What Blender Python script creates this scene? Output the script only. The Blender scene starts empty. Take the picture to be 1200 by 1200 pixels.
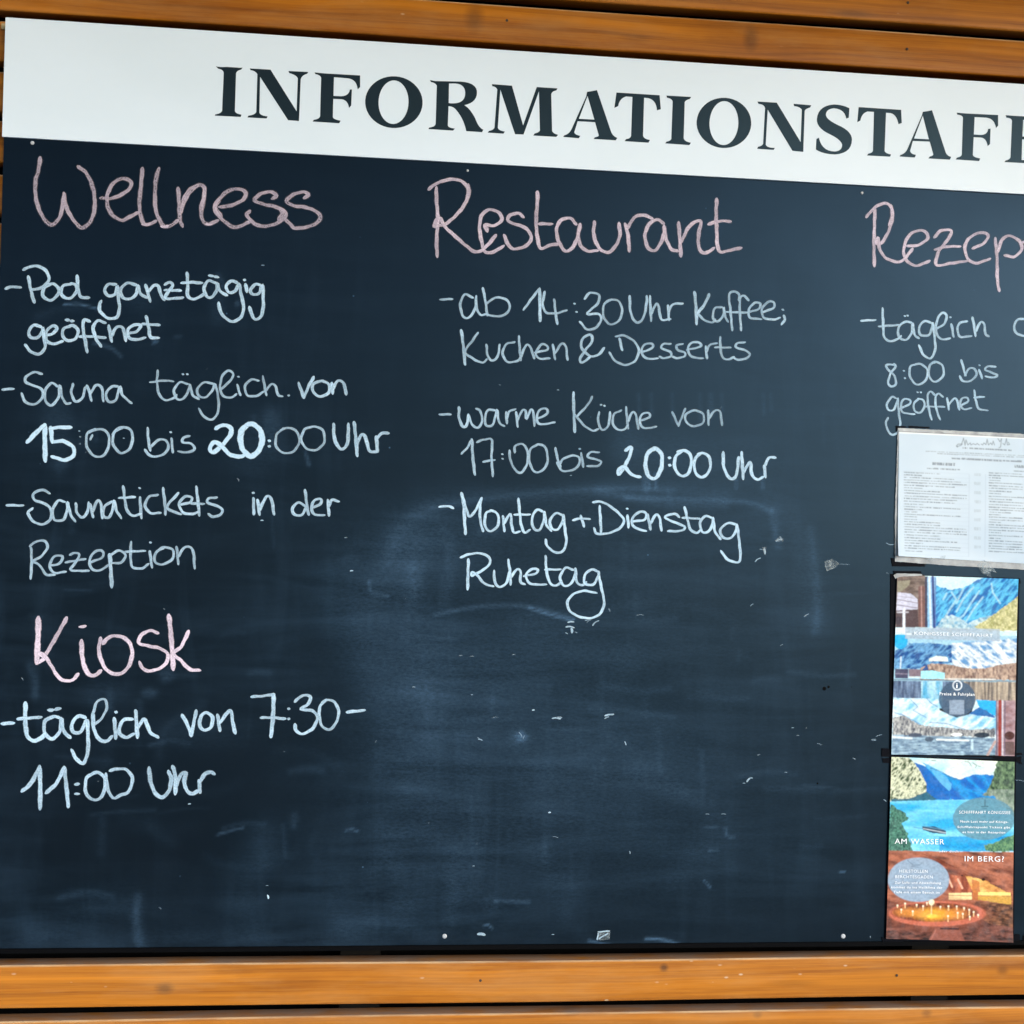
import bpy, math, random, re
import numpy as np
from mathutils import Vector, Matrix
from mathutils.geometry import tessellate_polygon

random.seed(5)
RAD = math.radians
S = bpy.context.scene
COL = S.collection

# ------------------------------------------------------------------ camera
CAM = Vector((0.0, -1.30, 1.60))
YAW, PITCH, ROLL = RAD(5.563), RAD(0.379), RAD(1.543)
FPX = 1380.0                                   # focal length in pixels of a 1200 px wide picture
fw = Vector((math.sin(YAW)*math.cos(PITCH), math.cos(YAW)*math.cos(PITCH), math.sin(PITCH)))
r0 = Vector((math.cos(YAW), -math.sin(YAW), 0))
u0 = r0.cross(fw)
rt = r0*math.cos(ROLL) + u0*math.sin(ROLL)
up = -r0*math.sin(ROLL) + u0*math.cos(ROLL)
cd = bpy.data.cameras.new('camera'); cam = bpy.data.objects.new('camera', cd); COL.objects.link(cam)
cam.matrix_world = Matrix(((rt.x, up.x, -fw.x, CAM.x), (rt.y, up.y, -fw.y, CAM.y), (rt.z, up.z, -fw.z, CAM.z), (0, 0, 0, 1)))
cd.sensor_width = 36; cd.lens = 36*FPX/1200; cd.clip_start = 0.05; cd.clip_end = 500
S.camera = cam

# ------------------------------------------------------------------ sky, sun, exposure
SUN_EL, SUN_AZ = RAD(13), RAD(33)              # azimuth to the right of straight behind the photographer
W = bpy.data.worlds.new('World'); S.world = W; W.use_nodes = True
nt = W.node_tree; nt.nodes.clear()
sky = nt.nodes.new('ShaderNodeTexSky'); sky.sky_type = 'NISHITA'; sky.sun_disc = False; sky.ozone_density = 3.0
sd = Vector((math.sin(SUN_AZ)*math.cos(SUN_EL), -math.cos(SUN_AZ)*math.cos(SUN_EL), math.sin(SUN_EL)))
sky.sun_elevation = SUN_EL; sky.sun_rotation = math.atan2(sd.x, sd.y)
bg = nt.nodes.new('ShaderNodeBackground'); bg.inputs[1].default_value = 0.15
wo = nt.nodes.new('ShaderNodeOutputWorld')
nt.links.new(sky.outputs[0], bg.inputs[0]); nt.links.new(bg.outputs[0], wo.inputs[0])
ld = bpy.data.lights.new('sun', 'SUN'); sun = bpy.data.objects.new('sun', ld); COL.objects.link(sun)
ld.energy = 1.1; ld.angle = RAD(34); ld.color = (1.0, 0.995, 0.985)
sun.rotation_euler = (-sd).to_track_quat('-Z', 'Y').to_euler()
S.view_settings.view_transform = 'Standard'; S.view_settings.look = 'None'
S.view_settings.exposure = 1.23; S.view_settings.gamma = 1.0

# ------------------------------------------------------------------ helpers
def ray(px, py):
    return rt*((px-600)/FPX) + up*((600-py)/FPX) + fw
def at(px, py, Y=0.0):
    """point of the plane y = Y (the board is y = 0) that a mark of the photograph lies on"""
    d = ray(px, py); t = (Y-CAM.y)/d.y
    return CAM + d*t
def pix(X, Y, Z):
    """numpy: world -> photograph pixel (only used to sample print designs)"""
    dx, dy, dz = X-CAM.x, Y-CAM.y, Z-CAM.z
    a = dx*rt.x+dy*rt.y+dz*rt.z; b = dx*up.x+dy*up.y+dz*up.z; c = dx*fw.x+dy*fw.y+dz*fw.z
    return 600+FPX*a/c, 600-FPX*b/c

def link(name, me, mat=None, parent=None):
    o = bpy.data.objects.new(name, me); COL.objects.link(o)
    if mat is not None: me.materials.append(mat)
    if parent is not None: o.parent = parent
    return o
def mesh(name, v, f, mat=None, parent=None, smooth=False):
    me = bpy.data.meshes.new(name); me.from_pydata([tuple(a) for a in v], [], f); me.update()
    if smooth: me.polygons.foreach_set('use_smooth', [True]*len(me.polygons))
    return link(name, me, mat, parent)
def thing(name, label, cat, group=None):
    o = bpy.data.objects.new(name, None); COL.objects.link(o); o.empty_display_size = 0.05
    o['label'] = label; o['category'] = cat
    if group: o['group'] = group
    return o
def box_data(x0, x1, y0, y1, z0, z1, b=0.0):
    """box, edges chamfered by b in the YZ section (long boxes) and at the ends"""
    if b <= 0:
        v = [(x, y, z) for x in (x0, x1) for y in (y0, y1) for z in (z0, z1)]
        return v, [(0, 1, 3, 2), (4, 6, 7, 5), (0, 4, 5, 1), (2, 3, 7, 6), (0, 2, 6, 4), (1, 5, 7, 3)]
    prof = []
    for cx, cz, a0 in ((y1-b, z1-b, 0), (y0+b, z1-b, 90), (y0+b, z0+b, 180), (y1-b, z0+b, 270)):
        for k in range(4):
            a = RAD(a0+30*k); prof.append((cx+b*math.cos(a), cz+b*math.sin(a)))
    n = len(prof)
    v = [(x, p[0], p[1]) for x in (x0, x1) for p in prof]
    f = [(k, (k+1) % n, n+(k+1) % n, n+k) for k in range(n)] + [tuple(range(n-1, -1, -1)), tuple(range(n, 2*n))]
    return v, f
def box(name, x0, x1, y0, y1, z0, z1, mat, parent=None, b=0.0):
    v, f = box_data(x0, x1, y0, y1, z0, z1, b)
    return mesh(name, v, f, mat, parent, False)

class NT:
    def __init__(s, name):
        s.m = bpy.data.materials.new(name); s.m.use_nodes = True; s.t = s.m.node_tree; s.t.nodes.clear()
        s.out = s.n('ShaderNodeOutputMaterial')
    def n(s, ty, **k):
        nd = s.t.nodes.new(ty)
        for a, b in k.items(): setattr(nd, a, b)
        return nd
    def l(s, a, b): s.t.links.new(a, b)
    def val(s, nd, i, v):
        if isinstance(v, bpy.types.NodeSocket): s.l(v, nd.inputs[i])
        else: nd.inputs[i].default_value = v
    def math(s, op, a, b=0.0, c=None, clamp=False):
        nd = s.n('ShaderNodeMath', operation=op, use_clamp=clamp); s.val(nd, 0, a); s.val(nd, 1, b)
        if c is not None: s.val(nd, 2, c)
        return nd.outputs[0]
    def mix(s, f, a, b, mode='MIX'):
        nd = s.n('ShaderNodeMix', data_type='RGBA', blend_type=mode)
        s.val(nd, 0, f); s.val(nd, 6, a); s.val(nd, 7, b); return nd.outputs[2]
    def noise(s, vec, sc, det=4, rough=.6, dist=0.0):
        nd = s.n('ShaderNodeTexNoise'); s.l(vec, nd.inputs['Vector']); nd.inputs['Scale'].default_value = sc
        nd.inputs['Detail'].default_value = det; nd.inputs['Roughness'].default_value = rough; nd.inputs['Distortion'].default_value = dist
        return nd.outputs[0]
    def mapr(s, v, a, b, c=0.0, d=1.0):
        nd = s.n('ShaderNodeMapRange'); s.val(nd, 0, v); nd.inputs[1].default_value = a; nd.inputs[2].default_value = b
        nd.inputs[3].default_value = c; nd.inputs[4].default_value = d; return nd.outputs[0]
    def scale(s, vec, xyz):
        nd = s.n('ShaderNodeMapping'); s.l(vec, nd.inputs[0]); nd.inputs['Scale'].default_value = xyz; return nd.outputs[0]
    def obj(s): return s.n('ShaderNodeTexCoord').outputs['Object']
    def bump(s, h, st, dist=0.001):
        nd = s.n('ShaderNodeBump'); s.l(h, nd.inputs['Height']); nd.inputs['Strength'].default_value = st
        nd.inputs['Distance'].default_value = dist; return nd.outputs[0]
    def bsdf(s, col, rough=.5, spec=.5, coat=0.0, crough=.1, normal=None, metal=0.0, alpha=None):
        b = s.n('ShaderNodeBsdfPrincipled'); s.val(b, 'Base Color', col); s.val(b, 'Roughness', rough)
        b.inputs['Specular IOR Level'].default_value = spec; s.val(b, 'Coat Weight', coat); b.inputs['Coat Roughness'].default_value = crough
        b.inputs['Metallic'].default_value = metal
        if normal is not None: s.l(normal, b.inputs['Normal'])
        if alpha is not None: s.val(b, 'Alpha', alpha)
        s.l(b.outputs[0], s.out.inputs[0]); return b
def C4(r, g, b): return (r, g, b, 1.0)
def simple(name, col, rough=.5, spec=.5, grain=0.0, sc=60, coat=0.0, metal=0.0):
    m = NT(name); o = m.obj(); n = m.noise(o, sc, 4)
    lo = C4(*[c*(1-grain) for c in col]); hi = C4(*[min(1, c*(1+grain)) for c in col])
    m.bsdf(m.mix(n, lo, hi), rough, spec, coat, metal=metal); return m.m

# ------------------------------------------------------------------ materials
KNOTS = [(193, 1158, .011, .007, .75), (778, 1134, .0055, .0050, .85), (485, 1125, .009, .003, .5), (1175, 1137, .008, .006, .5), (1086, 1187, .007, .006, .5), (888, 1189, .006, .005, .5), (670, 1187, .010, .004, .4), (1000, 16, .030, .005, .45), (556, 22, .012, .018, .5), (880, 45, .010, .016, .55), (745, 45, .020, .006, .25), (12, 45, .010, .006, .5), (930, 1152, .035, .004, .25)]
def wood(name, tone, milk=0.0):
    m = NT(name); o = m.obj()
    rnd = m.n('ShaderNodeVectorMath', operation='SCALE'); rnd.inputs[3].default_value = 1.0; rnd.inputs[0].default_value = (7, 3, 11)
    ad = m.n('ShaderNodeVectorMath', operation='ADD'); m.l(o, ad.inputs[0]); m.l(rnd.outputs[0], ad.inputs[1]); p = ad.outputs[0]
    warp = m.noise(m.scale(p, (1.6, 3, 9)), 1.0, 3, .5)
    cm = m.n('ShaderNodeCombineXYZ'); m.l(m.math('MULTIPLY', warp, 0.045), cm.inputs[2])
    ad2 = m.n('ShaderNodeVectorMath', operation='ADD'); m.l(p, ad2.inputs[0]); m.l(cm.outputs[0], ad2.inputs[1])
    g1 = m.noise(m.scale(ad2.outputs[0], (1.2, 60, 130)), 1.0, 5, .6, .3)      # year-ring bands along the slat
    g2 = m.noise(m.scale(p, (14, 300, 700)), 1.0, 3, .65)                        # fine fibre
    blot = m.noise(m.scale(p, (5, 9, 14)), 1.0, 4, .6)
    c = m.mix(m.mapr(g1, .30, .68), C4(.20*tone, .050*tone, .004*tone), C4(.52*tone, .172*tone, .010*tone))
    c = m.mix(m.math('MULTIPLY', m.mapr(g2, .35, .75), .30), c, C4(.60*tone, .25*tone, .03*tone))
    c = m.mix(m.math('MULTIPLY', m.mapr(blot, .50, .78), .55), c, C4(.17*tone, .048*tone, .008*tone))
    # knots listed by the slat (attribute 'knot' painted per vertex is too coarse: voronoi knots, sparse)
    vr = m.n('ShaderNodeTexVoronoi', feature='F1'); m.l(m.scale(p, (2.3, 5, 9)), vr.inputs['Vector']); vr.inputs['Scale'].default_value = 1.0
    kn = m.mapr(vr.outputs['Distance'], .035, .11, 1, 0)
    c = m.mix(m.math('MULTIPLY', kn, .62), c, C4(.10*tone, .032*tone, .010*tone))
    sp_ = m.n('ShaderNodeSeparateXYZ'); m.l(o, sp_.inputs[0])
    for kx, ky, krx, krz, ks in KNOTS:
        kp = at(kx, ky, .02)
        ex = m.math('DIVIDE', m.math('SUBTRACT', sp_.outputs[0], kp.x), krx); ez = m.math('DIVIDE', m.math('SUBTRACT', sp_.outputs[2], kp.z), krz)
        dd = m.math('SQRT', m.math('ADD', m.math('MULTIPLY', ex, ex), m.math('MULTIPLY', ez, ez)))
        dd = m.math('ADD', dd, m.math('MULTIPLY', m.math('SUBTRACT', g2, .5), .6))
        c = m.mix(m.math('MULTIPLY', m.mapr(dd, .35, 1.15, 1, 0), ks), c, C4(.085*tone, .030*tone, .010*tone))
    mk = m.noise(m.scale(p, (7, 9, 34)), 1.0, 5, .65)
    c = m.mix(m.math('MULTIPLY', m.mapr(mk, .46, .74), .34), c, C4(.50*tone, .27*tone, .105*tone))
    mv = m.n('ShaderNodeTexVoronoi'); m.l(m.scale(p, (40, 40, 90)), mv.inputs['Vector']); mv.inputs['Scale'].default_value = 1.0
    c = m.mix(m.math('MULTIPLY', m.mapr(mv.outputs['Distance'], .05, .13, 1, 0), m.mapr(m.noise(m.scale(p, (9, 9, 30)), 1.0, 2), .58, .66, 0, .75)), c, C4(.62, .50, .36))
    if milk: c = m.mix(m.mapr(blot, .2, .6, milk*1.3, milk*.6), c, C4(.50, .31, .14))
    # worn varnish: grey, scuffed arrises and upward faces
    geo = m.n('ShaderNodeNewGeometry'); sx = m.n('ShaderNodeSeparateXYZ'); m.l(geo.outputs['True Normal'], sx.inputs[0])
    upf = m.mapr(sx.outputs[2], .35, .8); wr = m.mapr(m.noise(m.scale(p, (22, 60, 60)), 1.0, 4, .6), .25, .62)
    c = m.mix(m.math('MULTIPLY', m.math('MULTIPLY', upf, wr), .75), c, C4(.30, .22, .165))
    ar = m.math('MULTIPLY', m.mapr(sx.outputs[2], .12, .40), m.mapr(sx.outputs[2], .97, .80))
    c = m.mix(m.math('MULTIPLY', m.math('MULTIPLY', ar, m.mapr(m.noise(m.scale(p, (12, 9, 9)), 1.0, 3), .35, .6, .25, 1)), .8), c, C4(.62, .44, .25))
    h = m.math('ADD', m.math('MULTIPLY', g2, .6), g1)
    m.bsdf(c, m.mapr(g2, .3, .7, .42, .58), .1, .05, .3, m.bump(h, .25, .0007)); return m.m
WOOD = wood('varnished_wood', .84); WOOD_LIT = wood('varnished_wood_lit', 1.0, .06)  # same wood twice: lower slats coloured lighter, as they catch more skylight

BLACK = simple('black_rubber', (.0022, .0024, .003), .7, .04, .3, 300)
DARKBACK = simple('dark_membrane', (.004, .0035, .003), .9, .1, .3, 20)
PATCHBLK = simple('dark_patch', (.0016, .0024, .005), .6, .05, .4, 400)
SCREW = simple('screw_paint', (.42, .44, .46), .4, .5, .12, 900)
NAIL = simple('rusty_nail', (.045, .028, .02), .6, .4, .5, 900)
CREAM = simple('pale_slat_edge', (.42, .33, .18), .7, .3, .3, 60)

def header_mat():
    m = NT('white_panel'); o = m.obj()
    n = m.noise(m.scale(o, (3, 3, 6)), 1.0, 5, .6)
    sp = m.n('ShaderNodeTexVoronoi'); m.l(o, sp.inputs['Vector']); sp.inputs['Scale'].default_value = 16
    d = m.mapr(sp.outputs['Distance'], .025, .035, .55, 0)
    c = m.mix(m.mapr(n, .3, .7), C4(.635, .73, .80), C4(.685, .78, .86))
    c = m.mix(m.math('MULTIPLY', d, m.mapr(m.noise(o, 9.0, 2), .56, .6)), c, C4(.12, .10, .08))
    m.bsdf(c, .45, .45, normal=m.bump(m.noise(o, 25, 3), .08, .002)); return m.m
def vinyl_mat():
    m = NT('black_vinyl'); o = m.obj()
    b = m.bsdf(m.mix(m.noise(o, 60, 3), C4(.007, .012, .014), C4(.012, .018, .021)), .37, .22); b.inputs['Specular Tint'].default_value = (.4, .72, 1, 1); return m.m
BOARD_ROUGH = .345
def board_mat():
    m = NT('chalkboard_paint'); o = m.obj()
    at_ = m.n('ShaderNodeAttribute', attribute_name='dust'); dust = at_.outputs['Fac']
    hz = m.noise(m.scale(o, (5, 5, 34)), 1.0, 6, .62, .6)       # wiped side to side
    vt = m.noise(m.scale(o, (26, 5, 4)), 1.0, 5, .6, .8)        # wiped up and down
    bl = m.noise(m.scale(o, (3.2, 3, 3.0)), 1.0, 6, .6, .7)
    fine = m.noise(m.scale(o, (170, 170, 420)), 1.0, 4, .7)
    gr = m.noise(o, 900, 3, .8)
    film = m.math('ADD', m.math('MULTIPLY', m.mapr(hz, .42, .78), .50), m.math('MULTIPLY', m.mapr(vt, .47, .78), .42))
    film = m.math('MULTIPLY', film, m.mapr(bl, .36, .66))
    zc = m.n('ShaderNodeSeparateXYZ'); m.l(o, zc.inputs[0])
    film = m.math('MULTIPLY', film, m.mapr(zc.outputs[2], 1.93, 1.60, .18, 1.0))   # wiped film fades upward, painting in the bluish reflection low on the board
    film = m.math('ADD', m.math('MULTIPLY', film, .052), m.mapr(zc.outputs[2], 1.95, 1.35, 0.0, .006))  # even bluish lift growing downward, a sky reflection put into the colour
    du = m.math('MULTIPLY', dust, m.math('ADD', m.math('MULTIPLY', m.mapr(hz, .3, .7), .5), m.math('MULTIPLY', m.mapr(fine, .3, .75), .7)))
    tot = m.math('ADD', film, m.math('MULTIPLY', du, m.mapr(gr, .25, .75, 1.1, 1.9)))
    sp = m.n('ShaderNodeTexVoronoi'); m.l(o, sp.inputs['Vector']); sp.inputs['Scale'].default_value = 55
    sk = m.math('MULTIPLY', m.mapr(sp.outputs['Distance'], .035, .07, 1, 0), m.mapr(m.noise(o, 30.0, 2), .60, .68))
    tot = m.math('ADD', tot, m.math('MULTIPLY', sk, .16))
    base = m.mix(m.noise(o, 14, 5), C4(.0016, .0023, .0027), C4(.0024, .0036, .0044))
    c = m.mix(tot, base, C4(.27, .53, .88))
    # dull bare paint where specks have come off
    r = m.math('ADD', m.mapr(bl, .3, .7, BOARD_ROUGH-.03, BOARD_ROUGH+.04), m.math('MULTIPLY', tot, .8))
    b = m.bsdf(c, r, .21, normal=m.bump(m.noise(o, 420, 3), .12, .0004)); b.inputs['Specular Tint'].default_value = (.29, .60, 1, 1); return m.m
def chalk_mat(name, col, hot):
    """film of chalk: dense at the rims of a stroke, scratchy over the paint's grain"""
    m = NT(name); o = m.obj()
    uv = m.n('ShaderNodeUVMap', uv_map='stroke').outputs[0]; s = m.n('ShaderNodeSeparateXYZ'); m.l(uv, s.inputs[0])
    a = m.n('ShaderNodeAttribute', attribute_name='press'); press = a.outputs['Fac']
    v = m.math('ABSOLUTE', m.math('SUBTRACT', m.math('MULTIPLY', s.outputs[1], 2.0), 1.0))
    n1 = m.noise(o, 520, 5, .75); n2 = m.noise(m.scale(uv, (60, 7, 1)), 1.0, 3, .6); n3 = m.noise(o, 1500, 2, .8)
    edge = m.mapr(m.math('ADD', v, m.math('MULTIPLY', m.math('SUBTRACT', n1, .5), .85)), .62, 1.0, 1.0, 0.0)
    lowf = m.noise(o, 45, 3, .6)
    cov = m.math('MULTIPLY', m.mapr(n1, .28, .62, .70, 1.0), m.mapr(n3, .25, .6, .82, 1.0))
    cov = m.math('MULTIPLY', cov, m.mapr(lowf, .3, .7, .80, 1.10))
    cov = m.math('ADD', cov, m.math('MULTIPLY', m.mapr(n2, .5, .75), .12))
    rim = m.mapr(v, .15, .62, .95, 1.06)
    al = m.math('MULTIPLY', m.math('MULTIPLY', m.math('MULTIPLY', cov, rim), edge), press, clamp=True)
    c = m.mix(m.mapr(n1, .4, .7), C4(*col), C4(*hot))
    m.bsdf(c, .95, .1, alpha=al); return m.m
CHALK = chalk_mat('white_chalk', (.37, .54, .68), (.56, .70, .82))
PINK = chalk_mat('pink_chalk', (.56, .47, .56), (.76, .65, .74))

# ------------------------------------------------------------------ wall of wooden slats behind the board
BX0, BX1 = -0.428, 1.03
ZT = CAM.z + .5199; ZH = CAM.z + .3927; ZB = CAM.z - .4700
wall = thing('slatted_wall', 'wall of horizontal orange varnished wooden slats behind the notice board', 'wall')
SY0, SD = 0.020, 0.022
def zline(px, py, Y=SY0): return at(px, py, Y).z
slats = [  # top z, bottom z on the slats' front plane, x joints
    (zline(800, -37), zline(800, 8.5), []),
    (zline(800, 19.5), zline(800, 64), []),
    (zline(0, 24), zline(0, 71), []),
    (zline(0, 83), zline(0, 130), []),
    (zline(0, 141), zline(0, 190), []),
    (zline(0, 204), zline(0, 250), []),
    (zline(0, 262), zline(0, 310), [])]
z = slats[-1][1] - .012
zb_first = zline(600, 1125)
while z - .058 > zb_first + .012:
    slats.append((z, z-.047, [])); z -= .0585
slats += [(zb_first, zline(600, 1174), []), (zline(600, 1188.5), zline(600, 1238), [])]
slats.insert(0, (slats[0][0]+.058, slats[0][0]+.011, []))
def slat_piece(x0, x1, z0, z1, mat):
    # long planed board, slightly bowed, rounded arrises
    n = 26; b = .0022; prof = []
    y0, y1 = SY0, SY0+SD
    for cy_, cz_, a0 in ((y1-b, z1-b, 0), (y0+b, z1-b, 90), (y0+b, z0+b, 180), (y1-b, z0+b, 270)):
        for k in range(4):
            a = RAD(a0+30*k); prof.append((cy_+b*math.cos(a), cz_+b*math.sin(a)))
    m = len(prof); v = []; f = []; ph = random.uniform(0, 6)
    for i in range(n+1):
        x = x0+(x1-x0)*i/n; dz = .0007*math.sin(2.3*x+ph)+.0004*math.sin(9*x+ph*2); dy = .0006*math.sin(3.1*x+ph)
        for p in prof: v.append((x, p[0]+dy, p[1]+dz))
    for i in range(n):
        for k in range(m): f.append((i*m+k, i*m+(k+1) % m, (i+1)*m+(k+1) % m, (i+1)*m+k))
    f += [tuple(range(m-1, -1, -1)), tuple(range(n*m, n*m+m))]
    return mesh('slat', v, f, mat, wall, True)
for i, (z1, z0, js) in enumerate(slats):
    xs = [-1.3] + js + [1.9]
    for a, b in zip(xs[:-1], xs[1:]):
        slat_piece(a+.0004, b-.0004, z0, z1, WOOD_LIT if i >= len(slats)-2 else WOOD)
mesh('backing_board', *box_data(-1.3, 1.9, .085, .10, .6, 2.4), DARKBACK, wall)
for x in (-.75, -.05, .62, 1.35):
    box('batten', x, x+.045, SY0+SD+.0005, .084, .9, 2.35, DARKBACK, wall)
def disc(name, px, py, r, Y, h, mat, parent, seg=16):
    c = at(px, py, Y); v = []; f = []
    rings = [(1.0, 0.0), (.96, .55), (.72, .9), (0.35, 1.0)]
    for rr, hh in rings:
        for k in range(seg):
            a = 2*math.pi*k/seg; v.append((c.x+r*rr*math.cos(a), Y-h*hh, c.z+r*rr*math.sin(a)))
    for j in range(3):
        for k in range(seg): f.append((j*seg+k, j*seg+(k+1) % seg, (j+1)*seg+(k+1) % seg, (j+1)*seg+k))
    f.append(tuple(3*seg+k for k in range(seg)))
    return mesh(name, v, f, mat, parent, True)
for px, py in ((594, 24), (1064, 3), (1063, 57.5), (563, 1149), (1051, 1143)):
    disc('nail', px, py, .0016, SY0-.0003, .0007, NAIL, wall)
# added pale strips imitating the next slat's lit top edge above the header
for px0, px1, yy in ((2, 150, 19), (985, 1100, 84)):
    a = at(px0, yy, .016); b = at(px1, yy+(px1-px0)*.06, .016); v = []; f = []; n = 14
    zt_ = ZT-.001
    for i in range(n+1):
        t = i/n; x = a.x+(b.x-a.x)*t; hh = .0050*math.sin(math.pi*min(1, max(0, t*.94+.05)))**.6
        v += [(x, .0158, zt_-.004), (x, .0158, zt_+hh), (x, .0178, zt_+hh-.0005), (x, .0178, zt_-.004)]
    for i in range(n):
        for k in range(3): f.append((i*4+k, i*4+k+1, i*4+4+k+1, i*4+4+k))
    mesh('slat_edge_strip', v, f, CREAM, wall)

# ------------------------------------------------------------------ the board
board = thing('notice_board', 'large black chalkboard with white INFORMATIONSTAFEL header and chalk writing, hung on wooden slats', 'chalkboard')
# dust map painted in the board's own plane, lists are marks seen on the board
DX = .0024
nx = int((BX1-BX0)/DX)+1; nz = int((ZH-ZB+.01)/DX)+1
gx = np.linspace(BX0, BX1, nx); gz = np.linspace(ZB, ZH+.01, nz)
GX, GZ = np.meshgrid(gx, gz)
PXg, PYg = pix(GX, 0.0, GZ)
dust = np.zeros_like(GX)
def spline(pts, n=10):
    P = [np.array(p, float) for p in pts]
    if len(P) == 2: return [P[0]+(P[1]-P[0])*t for t in np.linspace(0, 1, n+1)]
    P = [2*P[0]-P[1]] + P + [2*P[-1]-P[-2]]; out = []
    for i in range(1, len(P)-2):
        p0, p1, p2, p3 = P[i-1:i+3]
        for k in range(n):
            t = k/n
            out.append(.5*((2*p1)+(-p0+p2)*t+(2*p0-5*p1+4*p2-p3)*t*t+(-p0+3*p1-3*p2+p3)*t**3))
    out.append(P[-2]); return out
def smear(pts, w, s, p=2.0):
    pts = spline(pts, 6); D = np.full(GX.shape, 1e9)
    xs = [q[0] for q in pts]; ys = [q[1] for q in pts]; pad = w*3
    m = (PXg > min(xs)-pad) & (PXg < max(xs)+pad) & (PYg > min(ys)-pad) & (PYg < max(ys)+pad)
    X, Y = PXg[m], PYg[m]; d = np.full(X.shape, 1e9)
    for a, b in zip(pts[:-1], pts[1:]):
        v = b-a; L = max(1e-9, v@v); t = np.clip(((X-a[0])*v[0]+(Y-a[1])*v[1])/L, 0, 1)
        d = np.minimum(d, np.hypot(X-a[0]-t*v[0], Y-a[1]-t*v[1]))
    dust[m] += s*np.exp(-(d/w)**p)
def blob(x, y, rx, ry, s, ang=0.0):
    c, n = math.cos(RAD(ang)), math.sin(RAD(ang)); dx, dy = PXg-x, PYg-y
    u = (dx*c+dy*n)/rx; v = (-dx*n+dy*c)/ry
    np.add(dust, s*np.exp(-(u*u+v*v)**1.4), out=dust)
# big wiped arc round "Montag + Dienstag / Ruhetag"
smear([(455, 655), (470, 618), (505, 595), (560, 583), (640, 578), (720, 572), (790, 572), (850, 580)], 9, .022)
smear([(470, 680), (500, 640), (560, 615), (660, 600), (760, 600), (880, 620)], 26, .010)
smear([(505, 596), (560, 586), (640, 577), (720, 572), (790, 575)], 3, .026)
smear([(732, 583), (800, 585), (870, 588), (905, 598)], 3, .05)
smear([(700, 575), (780, 590), (850, 592)], 5, .03)
smear([(900, 590), (935, 620), (950, 680), (955, 730)], 18, .018)
smear([(905, 600), (912, 640)], 5, .04); smear([(950, 620), (958, 700), (956, 740)], 5, .028)
smear([(470, 620), (445, 680), (430, 740), (435, 800)], 22, .012)
smear([(500, 600), (480, 650), (482, 700), (478, 745)], 18, .016)
smear([(484, 665), (485, 695)], 8, .030); smear([(520, 620), (528, 650), (520, 705)], 8, .02)
smear([(432, 682), (436, 695), (455, 699)], 2, .06)
smear([(510, 720), (560, 711), (610, 710), (650, 718), (671, 726)], 2.5, .05)
smear([(620, 712), (650, 722), (672, 726)], 1.6, .14)
smear([(610, 735), (680, 760), (740, 770)], 18, .012)
blob(560, 800, 90, 60, .020); blob(480, 810, 60, 90, .018); blob(420, 700, 40, 80, .014)
blob(480, 850, 40, 110, .010); blob(700, 880, 160, 50, .014); blob(620, 940, 200, 90, .010)
blob(540, 640, 60, 50, .012); blob(475, 640, 40, 40, .015)
# broad sponge haze left in the middle of the board
blob(640, 860, 330, 250, .009); blob(560, 720, 200, 130, .010); blob(800, 700, 220, 120, .007); blob(620, 1010, 260, 90, .008); blob(500, 1040, 120, 60, .006); blob(180, 1060, 150, 40, .006); blob(870, 980, 160, 120, .006)
for k in range(34):                                    # overlapping sponge arcs
    cx_ = random.uniform(470, 900); cy_ = random.uniform(700, 1060); R_ = random.uniform(40, 150); a0 = random.uniform(0, 360); L_ = random.uniform(35, 110)
    smear([(cx_+R_*math.cos(RAD(a0+L_*t)), cy_+.7*R_*math.sin(RAD(a0+L_*t))) for t in (0, .25, .5, .75, 1)], random.uniform(5, 16), random.uniform(.003, .008))
for k in range(14):
    cx_ = random.uniform(60, 420); cy_ = random.uniform(820, 1060); R_ = random.uniform(30, 90); a0 = random.uniform(0, 360); L_ = random.uniform(35, 110)
    smear([(cx_+R_*math.cos(RAD(a0+L_*t)), cy_+.7*R_*math.sin(RAD(a0+L_*t))) for t in (0, .25, .5, .75, 1)], random.uniform(3, 10), random.uniform(.003, .007))
# around the re-written bright numbers
for q in ((300, 525, 34, 34, .018), (318, 500, 12, 22, .03), (68, 500, 20, 40, .020), (70, 545, 10, 12, .02), (780, 530, 60, 28, .02), (870, 545, 50, 30, .018), (735, 520, 20, 26, .02)): blob(*q)
smear([(358, 530), (362, 545)], 2, .06); smear([(755, 560), (757, 575)], 3, .05)
for x in (862, 893, 768, 760): smear([(x, 555), (x+1, 572)], 2, .06)
smear([(75, 357), (90, 356), (104, 359), (113, 362)], 1.2, .14); smear([(45, 370), (70, 362), (95, 360)], 6, .012)
blob(165, 345, 26, 20, .016); smear([(110, 402), (130, 408), (142, 418)], 2, .05)
blob(255, 355, 10, 24, .02); smear([(255, 322), (263, 335)], 3, .03)
blob(278, 356, 3, 4, .06)
for y in (402, 398): smear([(180, y), (184, y-2)], 1.5, .10)
smear([(205, 395), (212, 394)], 2, .03)
# kiosk paragraph
smear([(35, 780), (41, 800), (41, 815)], 5, .03); blob(175, 812, 10, 6, .04); blob(120, 812, 30, 16, .018)
blob(235, 860, 60, 20, .012); blob(195, 790, 10, 9, .03)
smear([(175, 874), (200, 868), (222, 872)], 3, .02)
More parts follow.
